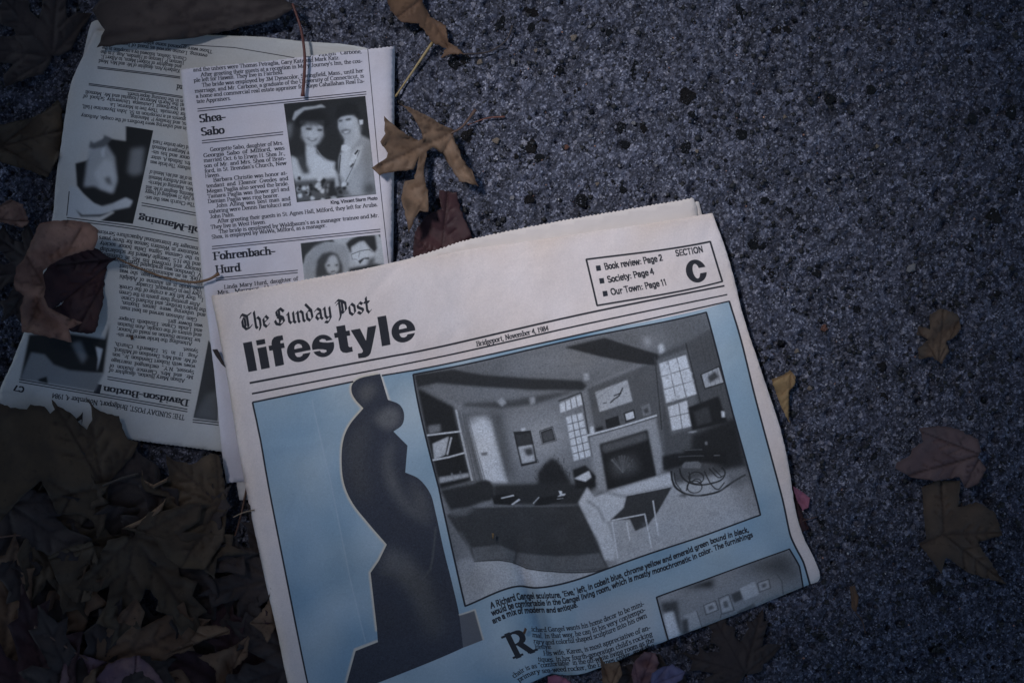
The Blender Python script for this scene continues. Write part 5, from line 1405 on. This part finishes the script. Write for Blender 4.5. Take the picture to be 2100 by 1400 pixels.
leaf("brown_leaf", zl((120, -60), (330, -60), (345, 20), (385, 92), (470, 142), (482, 230), (530, 262), (575, 300), (500, 300), (438, 322), (470, 268), (400, 242), (320, 132), (220, 122), (165, 60)), zl((330, 0))[0], zl((470, 235), (200, 100)), 'rust', .006, "dark brown folded leaf with an orange tip lying on bare asphalt", cup=.003, wave=.002, fold=.006, seed=2, stem=zl((560, 300), (700, 288), (800, 225), (838, 140)), stem_z=[.006, .003, .002], stem_c=(.03, .02, .018), stem_r=(.0006, .0005))
leaf("maroon_leaf", zl((430, 1050), (530, 1062), (548, 1150), (590, 1250), (625, 1330), (560, 1470), (330, 1480), (285, 1400), (300, 1280), (350, 1200), (440, 1150)), zl((440, 1440))[0], zl((480, 1070), (600, 1320), (310, 1330)), 'maroon', .003, "dark maroon leaf slipping under the cream newspaper's serrated top edge", cup=.003, wave=.001, seed=3)
t = stalk("leaf_stalk", zl((395, 235), (300, 375), (190, 535)), [.004, .0045, .0035], .0010, .0006, stem_mat((.30, .22, .10)))
tag(t, "straight straw-yellow leaf stalk leaning against the wedding page's fold", "stalk")
t = stalk("leaf_stalk", zl((590, 690), (700, 652), (795, 645)), [.003, .003, .0025], .0004, .0006, stem_mat((.12, .04, .025)))
tag(t, "thin reddish stalk on the asphalt beside the curled tan oak leaf", "stalk")

leaf("rose_leaf", z4((350, 430), (480, 405), (640, 400), (780, 415), (885, 490), (874, 600), (842, 660), (700, 690), (560, 740), (450, 800), (385, 850), (400, 960), (412, 1010), (390, 1090), (430, 1180), (560, 1250), (740, 1320), (620, 1370), (640, 1500), (420, 1440), (200, 1400), (180, 1200), (215, 1080), (130, 1010), (118, 930), (150, 820), (215, 750), (280, 590)),
     z4((400, 990))[0], z4((700, 520), (240, 720), (150, 950), (260, 1350), (680, 1330)), 'rose', .026, "rose-brown curled leaf on the upside-down page, with a deep bite out of its side", cup=.007, wave=.003, seed=4, lip=.005)
leaf("maroon_leaf", z4((470, 740), (700, 660), (840, 640), (930, 700), (985, 740), (1050, 742), (960, 800), (930, 1010), (925, 1150), (890, 1260), (860, 1400), (800, 1420), (640, 1400), (500, 1300), (390, 1150), (380, 900)), z4((1050, 745))[0], z4((480, 1200), (700, 1380), (560, 800), (960, 1300)), 'maroon', .0085, "dark maroon inside of the bitten rose-brown leaf, with part of its shadow", cup=.003, wave=.002, seed=5,  # blade shaped from the rose leaf's dark red interior plus its shadow
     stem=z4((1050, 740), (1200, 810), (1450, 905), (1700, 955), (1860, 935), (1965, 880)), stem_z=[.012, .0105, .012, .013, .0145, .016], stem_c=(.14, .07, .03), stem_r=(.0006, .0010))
leaf("rose_leaf", z4((-250, 330), (0, 270), (90, 210), (205, 258), (232, 340), (262, 420), (200, 470), (100, 442), (0, 420), (-200, 450)), z4((-240, 380))[0], z4((250, 410), (100, 230)), 'rose', .007, "pale rose leaf on the asphalt left of the upside-down page", cup=.005, wave=.002, seed=6)
leaf("maple_leaf", np.vstack([z5((-150, 900), (-60, 830), (0, 815), (100, 856), (240, 872), (270, 826), (400, 850), (455, 906), (485, 870), (462, 778), (520, 840), (660, 920), (720, 1010), (780, 1052), (822, 960), (822, 850), (772, 758), (850, 850), (900, 890), (1070, 932), (1100, 1040), (1150, 1140), (1245, 1162)), zp((690, 215), (620, 300), (556, 362), (568, 480), (540, 600), (508, 645), (490, 560), (420, 520), (300, 520), (215, 345), (120, 420), (0, 560), (-60, 300))]),
     zp((535, 370))[0], np.vstack([z5((470, 800), (780, 790), (1220, 1160)), zp((20, 520), (510, 620))]), 'olive', .0115, "big dark maple leaf whose pointed lobes overlap the upside-down page's lower margin", cup=.001, wave=.0015, seed=7, stem=zp((535, 370), (640, 330), (720, 310)), stem_c=(.03, .02, .015))
leaf("maple_leaf", zp((860, 205), (882, 300), (872, 335), (800, 376), (748, 345), (742, 288), (735, 360), (760, 402), (868, 432), (850, 470), (740, 560), (635, 592), (800, 640), (880, 760), (950, 802), (1070, 805), (1165, 660), (1182, 500), (1172, 350), (1142, 215), (1100, 200), (1000, 258), (905, 240)), zp((1150, 470))[0], zp((870, 225), (740, 320), (650, 590), (950, 790), (1130, 230)), 'olive', .012, "olive maple leaf with a curled pale rim, below the upside-down page's sawtooth edge", cup=.004, wave=.002, seed=8, lip=.003, curls=(zp((740, 286), (750, 340), (800, 366), (868, 332), (876, 322), (868, 350), (802, 382), (742, 356)), zp((632, 594), (740, 545), (800, 498), (852, 456), (864, 436), (846, 500), (765, 568), (690, 598))))
leaf("maple_leaf", zp((248, 740), (330, 700), (480, 660), (512, 760), (482, 880), (478, 965), (400, 985), (340, 930), (295, 860)), zp((500, 680))[0], zp((420, 970), (270, 750)), 'olive', .013, "yellowish olive leaf half hidden in the pile beneath the big dark maple", cup=.004, wave=.001, seed=9)
leaf("rust_leaf", zp((1040, 1100), (1130, 1098), (1192, 1112), (1200, 1142), (1110, 1160), (1010, 1200), (960, 1240), (855, 1255), (970, 1190), (1020, 1140)), zp((1195, 1128))[0], zp((870, 1250)), 'rust', .014, "narrow rust-brown curled leaf in the pile beside the blue-panelled newspaper's edge", cup=.006, wave=.001, fold=.006, seed=10)
leaf("rust_leaf", zp((1030, 1262), (1120, 1240), (1212, 1210), (1300, 1150), (1290, 1260), (1215, 1330), (1200, 1450), (1130, 1450), (1125, 1330), (1080, 1290)), zp((1160, 1430))[0], zp((1040, 1265), (1290, 1170)), 'rust', .012, "rust-brown forked leaf lying on the pile beneath the narrow curled rust leaf", cup=.004, wave=.002, seed=11)
leaf("brown_leaf", zp((1415, 900), (1440, 980), (1440, 1100), (1395, 1190), (1370, 1140), (1300, 1085), (1345, 1050), (1395, 985)), zp((1432, 1090))[0], zp((1310, 1085), (1415, 920)), 'tan', .011, "curled tan leaf poking out under the blue-panelled newspaper's left fold", cup=.005, wave=.001, seed=12)
leaf("mauve_leaf", zp((560, 1300), (640, 1270), (720, 1255), (800, 1320), (870, 1420), (760, 1520), (560, 1500), (480, 1400)), zp((690, 1480))[0], zp((710, 1270), (500, 1390), (850, 1410)), 'mauve', .013, "mauve-brown leaf at the foot of the leaf pile", cup=.003, wave=.002, seed=13)
leaf("mauve_leaf", zp((330, 1300), (420, 1250), (560, 1290), (480, 1340), (470, 1440), (300, 1450)), zp((340, 1440))[0], zp((550, 1295)), 'mauve', .010, "dusky purple leaf under the mauve-brown leaf in the pile", cup=.003, wave=.002, seed=14)
leaf("yellow_leaf", zr((85, 355), (130, 340), (160, 318), (183, 340), (180, 380), (156, 402), (156, 470), (158, 532), (130, 482), (106, 420)), zr((165, 325))[0], zr((156, 520), (92, 362), (178, 350)), 'yellow', .005, "small ochre-yellow pointed leaf beside the newspaper's right edge", cup=.003, wave=.0008, seed=15)
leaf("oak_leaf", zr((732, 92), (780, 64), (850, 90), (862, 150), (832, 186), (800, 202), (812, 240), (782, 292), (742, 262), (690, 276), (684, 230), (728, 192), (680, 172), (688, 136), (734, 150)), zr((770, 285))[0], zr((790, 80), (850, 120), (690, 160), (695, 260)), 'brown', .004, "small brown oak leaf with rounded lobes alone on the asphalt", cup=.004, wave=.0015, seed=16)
leaf("rose_leaf", zr((690, 555), (780, 545), (850, 560), (930, 600), (946, 650), (930, 672), (966, 720), (930, 786), (880, 803), (855, 756), (760, 772), (650, 756), (638, 746), (592, 716), (602, 694), (650, 670), (662, 640), (706, 610)), zr((945, 664))[0], zr((650, 748), (700, 570), (880, 790)), 'dimmed', .012, "dusty rose leaf with a dark midrib, lying across a dim brown maple leaf", cup=.005, wave=.0012, fold=.004, seed=17)
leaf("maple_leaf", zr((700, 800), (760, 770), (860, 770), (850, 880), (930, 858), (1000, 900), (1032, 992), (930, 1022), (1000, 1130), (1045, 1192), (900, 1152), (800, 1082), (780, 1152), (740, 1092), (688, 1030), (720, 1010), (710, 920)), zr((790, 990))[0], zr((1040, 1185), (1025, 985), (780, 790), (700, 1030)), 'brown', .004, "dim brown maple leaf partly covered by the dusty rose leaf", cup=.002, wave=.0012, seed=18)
leaf("petal", zr((172, 792), (205, 812), (242, 840), (236, 880), (212, 892), (188, 850)), zr((175, 798))[0], zr((225, 880)), 'pink', .004, "magenta-pink petal at the newspaper's right edge", cup=.003, wave=.0004, seed=19, cat="petal", step=3.2)
leaf("maroon_leaf", zr((120, 740), (165, 770), (205, 890), (240, 970), (200, 985), (150, 900)), zr((150, 760))[0], zr((230, 970)), 'maroon', .0022, "dark red sliver of leaf under the magenta petal", cup=.001, wave=.0006, seed=20)
leaf("rust_leaf", zr((405, 1205), (425, 1200), (443, 1250), (432, 1312), (414, 1292)), zr((430, 1310))[0], zr((415, 1205)), 'rust', .004, "small orange-brown leaf sliver below the newspaper's lower right corner", cup=.002, wave=.0005, seed=21, step=3.2, stem=zr((430, 1310), (455, 1340), (470, 1395)), stem_z=[.004, .003, .002], stem_c=(.05, .025, .02), stem_r=(.0005, .0004))
leaf("mauve_leaf", zb((1535, 1330), (1560, 1225), (1640, 1150), (1730, 1160), (1756, 1240), (1722, 1335), (1640, 1450), (1560, 1440)), zb((1600, 1440))[0], zb((1700, 1170), (1560, 1250)), 'mauve', .006, "brown and mauve leaf below the newspaper's bottom fold", cup=.004, wave=.0015, seed=22)
leaf("petal", zb((1700, 1320), (1780, 1270), (1860, 1250), (1965, 1310), (1940, 1372), (1830, 1430), (1680, 1430)), zb((1690, 1420))[0], zb((1950, 1315), (1830, 1265)), 'violet', .009, "blue-violet petal overlapping the brown and mauve leaf", cup=.003, wave=.001, seed=23, cat="petal")
leaf("yellow_leaf", zb((1285, 1188), (1330, 1242), (1440, 1228), (1462, 1330), (1400, 1440), (1310, 1440), (1300, 1320)), zb((1370, 1430))[0], zb((1288, 1192), (1445, 1240)), 'tan', .014, "yellow-brown leaf whose tip overlaps the newspaper's bottom fold", cup=.004, wave=.001, seed=24)
leaf("petal", zb((870, 1350), (940, 1335), (1010, 1362), (1110, 1440), (860, 1460)), zb((950, 1450))[0], zb((1000, 1365)), 'pink', .009, "dull pink petal under the crumpled bottom fold", cup=.003, wave=.001, seed=25, cat="petal")
leaf("brown_leaf", np.array([(198, 98), (214, 62), (188, 22), (235, -30), (420, -40), (560, -10), (614, 14), (560, 42), (470, 62), (400, 78), (330, 84), (250, 92)]), (600, 8), [(210, 80), (240, -20), (420, 60)], 'dark', .0135, "broad dark brown leaf covering the upside-down page's far margin", cup=.002, wave=.0015, seed=26,
     stem=[(600, 8), (617, 60), (625, 120), (621, 198)], stem_z=[.014, .016, .016, .0142], stem_c=(.09, .022, .016), stem_r=(.0008, .0012))
leaf("olive_leaf", zt((0, 1200), (190, 1150), (300, 1132), (420, 1070), (560, 950), (592, 1050), (602, 1250), (560, 1500), (460, 1700), (300, 1640), (0, 1550), (-200, 1400)), zt((0, 1400))[0], zt((560, 970), (590, 1250), (450, 1650)), 'olive', .004, "olive-brown leaf tucked under the upside-down page's left edge", cup=.002, wave=.002, seed=27, lip=.003)
leaf("brown_leaf", z5((1905, 335), (1950, 330), (1985, 400), (2030, 500), (1990, 470), (1940, 400)), z5((2020, 490))[0], z5((1910, 340)), 'dark', .0132, "dark leaf tip poking out from under the cream newspaper's left fold", cup=.001, wave=.0003, seed=28, step=3.2)
leaf("leaf_scrap", zb((685, 955), (702, 968), (688, 1012), (670, 998)), zb((690, 958))[0], zb((682, 1005)), 'rust', .0215, "tiny orange leaf scrap on the printed capital letter", cup=.0005, wave=.0002, seed=29, step=3.0, cat="leaf scrap")
leaf("leaf_scrap", zb((422, 205), (440, 207), (438, 246), (428, 250)), zb((430, 207))[0], zb((434, 246)), 'yellow', .0205, "tiny yellow leaf scrap on the printed sofa", cup=.0005, wave=.0002, seed=30, step=3.0, cat="leaf scrap")
leaf("leaf_scrap", z5((1165, 215), (1195, 205), (1200, 245), (1175, 250)), z5((1180, 210))[0], z5((1182, 246)), 'rust', .0068, "tiny brown leaf scrap on the upside-down page's print", cup=.0004, wave=.0002, seed=31, step=3.0, cat="leaf scrap")

PILE = "maple leaves in the pile"
PK = ['dark', 'dark', 'dark', 'rust', 'dark', 'maroon', 'dark', 'olive']
pile_lab = {'dark': "dark brown maple leaf in the pile beside the newspapers", 'olive': "olive-brown maple leaf in the pile beside the newspapers", 'rust': "rust-brown maple leaf in the pile beside the newspapers", 'maroon': "maroon maple leaf in the pile beside the newspapers"}
rp = np.random.default_rng(77)
pile = [(60, 960, 210, 30), (210, 1180, 230, 200), (340, 1300, 220, 80), (90, 1290, 240, 310), (430, 1200, 190, 150), (480, 1340, 200, 20), (250, 1020, 200, 120), (150, 1110, 190, 260), (30, 1120, 200, 190), (390, 1060, 180, 320), (500, 1150, 150, 60), (300, 1400, 220, 250), (560, 1380, 170, 110), (20, 1390, 220, 60), (200, 1360, 200, 340), (330, 1180, 210, 215)]
for i, (x, y, s, a) in enumerate(pile):
    maple(x, y + (35 if y < 1100 else 0), s * 1.22, a, PK[i % 8], .0035 + .0006 * i, pile_lab[PK[i % 8]], 200 + i, cup=.003, wave=.0022, group=PK[i % 8] + ' ' + PILE, stem=(i % 3 != 0), tilt=(rp.uniform(-.003, .003), rp.uniform(-.003, .003)), lip=.003 if i % 2 else 0)
for i, (x, y, s, a, k) in enumerate([(60, 60, 190, 40, 'dark'), (30, 560, 150, 100, 'dark')]):
    maple(x, y, s, a, k, .003 + .0006 * i , "dark dried maple leaf around the upside-down page's far end", 300 + i, cup=.003, wave=.002, group="leaves around the upside-down page", stem=False)
for i, (x, y, s, a) in enumerate([(1500, 1330, 150, 30), (1330, 1420, 160, 140)]):
    maple(x, y, s, a, 'dark', .0025, "dim dark maple leaf on the asphalt under the newspaper's bottom fold", 320 + i, cup=.002, wave=.0015, group="leaves under the bottom fold", stem=False)

# ------------------------------------------------------------------ loose pebbles and twig bits
pm = [stone_material("pale_pebble", (.46, .44, .45), .6), stone_material("buff_pebble", (.42, .34, .27), .6), stone_material("brick_pebble", (.30, .14, .10), .6)]
pmesh = []
for q in range(5):
    me = stone_mesh(40 + q, .7); me.materials.append(pm[0 if q < 3 else q - 2]); pmesh.append(me)
peb = [(1300, 253, 5, 0), (1211, 279, 4, 1), (1052, 127, 5, 1), (1175, 77, 7, 3), (1162, 302, 5, 4), (1050, 407, 6, 0), (1053, 127, 4, 0), (1870, 549, 9, 1), (1868, 553, 6, 0), (1018, 290, 7, 3), (1335, 226, 3, 0), (1098, 104, 4, 3), (1224, 377, 4, 3), (985, 128, 6, 3), (1690, 672, 7, 4), (1635, 720, 5, 3), (1660, 795, 5, 3), (1710, 742, 4, 0), (1430, 310, 4, 3), (1270, 340, 3, 1), (1775, 8, 5, 1), (1210, 55, 4, 0), (1346, 340, 3, 2), (1560, 120, 4, 1), (1610, 240, 4, 3), (1480, 190, 3, 0), (1700, 390, 4, 2), (1560, 330, 4, 1), (1800, 300, 4, 3), (1380, 110, 3, 1)]
for i, (x, y, s, k) in enumerate(peb):
    o = bpy.data.objects.new("pebble", pmesh[k]); COL.objects.link(o)
    o.location = world_xy((x, y), 0.0) + np.array([0, 0, .0004])
    o.scale = (s * K * 1.1, s * K * .95, s * K * .8); o.rotation_euler = (rr.uniform(-.2, .2), rr.uniform(-.2, .2), rr.uniform(0, 6))
    kind = ("pale", "pale", "pale", "buff", "brick-red")[k]
    tag(o, f"tiny {kind} pebble loose on the asphalt", "pebble", f"{kind} pebbles on the asphalt")
sc = stalk("twig", zr((180, 945), (230, 930), (270, 918)), [.002, .003, .002], .0005, .0004, stem_mat((.06, .03, .025)))
tag(sc, "short dark red twig bit on the asphalt right of the newspaper", "twig")
sc = stalk("twig", np.array([(478, 1060), (500, 1050), (522, 1045)]), [.017, .0165, .016], .0004, .0004, stem_mat((.2, .14, .09)))
tag(sc, "thin straw bit on the leaf pile beside the newspaper's left fold", "twig")

# ------------------------------------------------------------------ unseen maple added overhead: crown and gap shaped to make the light pool
TREE_Z0 = 1.75
aim = Vector(world_xy((1130, 430), 0.0))
gap_c = aim + SUN_DIR * ((TREE_Z0 + .35) / SUN_DIR.z)
shade_tree = empty("added_shade_maple", (-2.6, 2.2, 0))
tag(shade_tree, "added unseen maple whose crown and gap shape the pool of light", "shade_tree")
rt = np.random.default_rng(5)
n = 17000
GAP = .198
rad = GAP + (3.6 - GAP) * np.sqrt(rt.random(n))
th = rt.uniform(0, 2 * math.pi, n)
inner_r = GAP + .02 * np.sin(3 * th + 1) + .02 * np.sin(7 * th)
rad = np.maximum(rad, inner_r)
kf = rt.random(n) < .3                       # a denser fringe along the gap
rad[kf] = inner_r[kf] + .05 + rt.random(kf.sum()) ** 1.4 * .55
hz = TREE_Z0 + rt.uniform(0, .6, n) + .10 * rad
ax = np.array(aim)[None] + np.array(SUN_DIR)[None] * (hz / SUN_DIR.z)[:, None]     # the gap follows the light
C = np.stack([ax[:, 0] + rad * np.cos(th), ax[:, 1] + rad * np.sin(th), hz], -1)
S = rt.uniform(.04, .075, n)
a = rt.uniform(0, 6.28, n); e = rt.uniform(-.6, .6, (n, 2))
u = np.stack([np.cos(a), np.sin(a), e[:, 0]], -1); v = np.stack([-np.sin(a), np.cos(a), e[:, 1]], -1)
shape = np.array([(0, -1), (.55, -.45), (.95, .2), (.35, .35), (0, 1.1), (-.35, .35), (-.95, .2), (-.55, -.45)])
V = C[:, None] + S[:, None, None] * (shape[None, :, :1] * u[:, None] + shape[None, :, 1:] * v[:, None])
F = np.arange(n * 8).reshape(n, 8)
cr = link("crown", mesh_fast("crown", V.reshape(-1, 3) - np.array(shade_tree.location), F), leaf_material("added_crown_leaf", (.06, .05, .015), (.14, .07, .02), (.05, .03, .02)), shade_tree)  # leaf ring added above the frame to block light outside the gap
cr["kind"] = "stuff"
bark, nt, p = nodes_of("bark")
nn = N(nt, "ShaderNodeTexNoise"); nn.inputs["Scale"].default_value = 14; nn.inputs["Detail"].default_value = 8
nt.links.new(mixc(nt, nn.outputs["Fac"], (.05, .04, .032), (.13, .105, .085)), p.inputs["Base Color"]); p.inputs["Roughness"].default_value = .9
tube("trunk", [(0, 0, -.1), (.03, 0, .5), (.02, .03, 1.2), (-.03, .05, 2.2), (0, 0, 3.4)], [.26, .19, .16, .13, .06], bark, shade_tree, 14)
for k in range(7):
    an = -.75 + (k - 3) * .42; L = rt.uniform(2.2, 3.6)
    b0 = Vector((0, 0, 1.55 + .22 * k)); dirv = Vector((math.cos(an), math.sin(an), 0))
    pts = [b0 + dirv * (L * s) + Vector((0, 0, .55 * s - .25 * s * s + (1.1 - .2 * k) * s)) for s in (0, .25, .5, .75, 1.0)]
    gap_l = gap_c - shade_tree.location
    ok = [q for q in pts if (Vector((q.x, q.y)) - Vector((gap_l.x, gap_l.y))).length > .6]
    if len(ok) < 2: continue
    pts = ok if len(ok) == 5 else ok[:max(2, next((i for i, q in enumerate(pts) if (Vector((q.x, q.y)) - Vector((gap_l.x, gap_l.y))).length <= .6), 5))]
    tube("limb", [tuple(q) for q in pts], list(np.linspace(.07, .02, len(pts))), bark, shade_tree, 8)
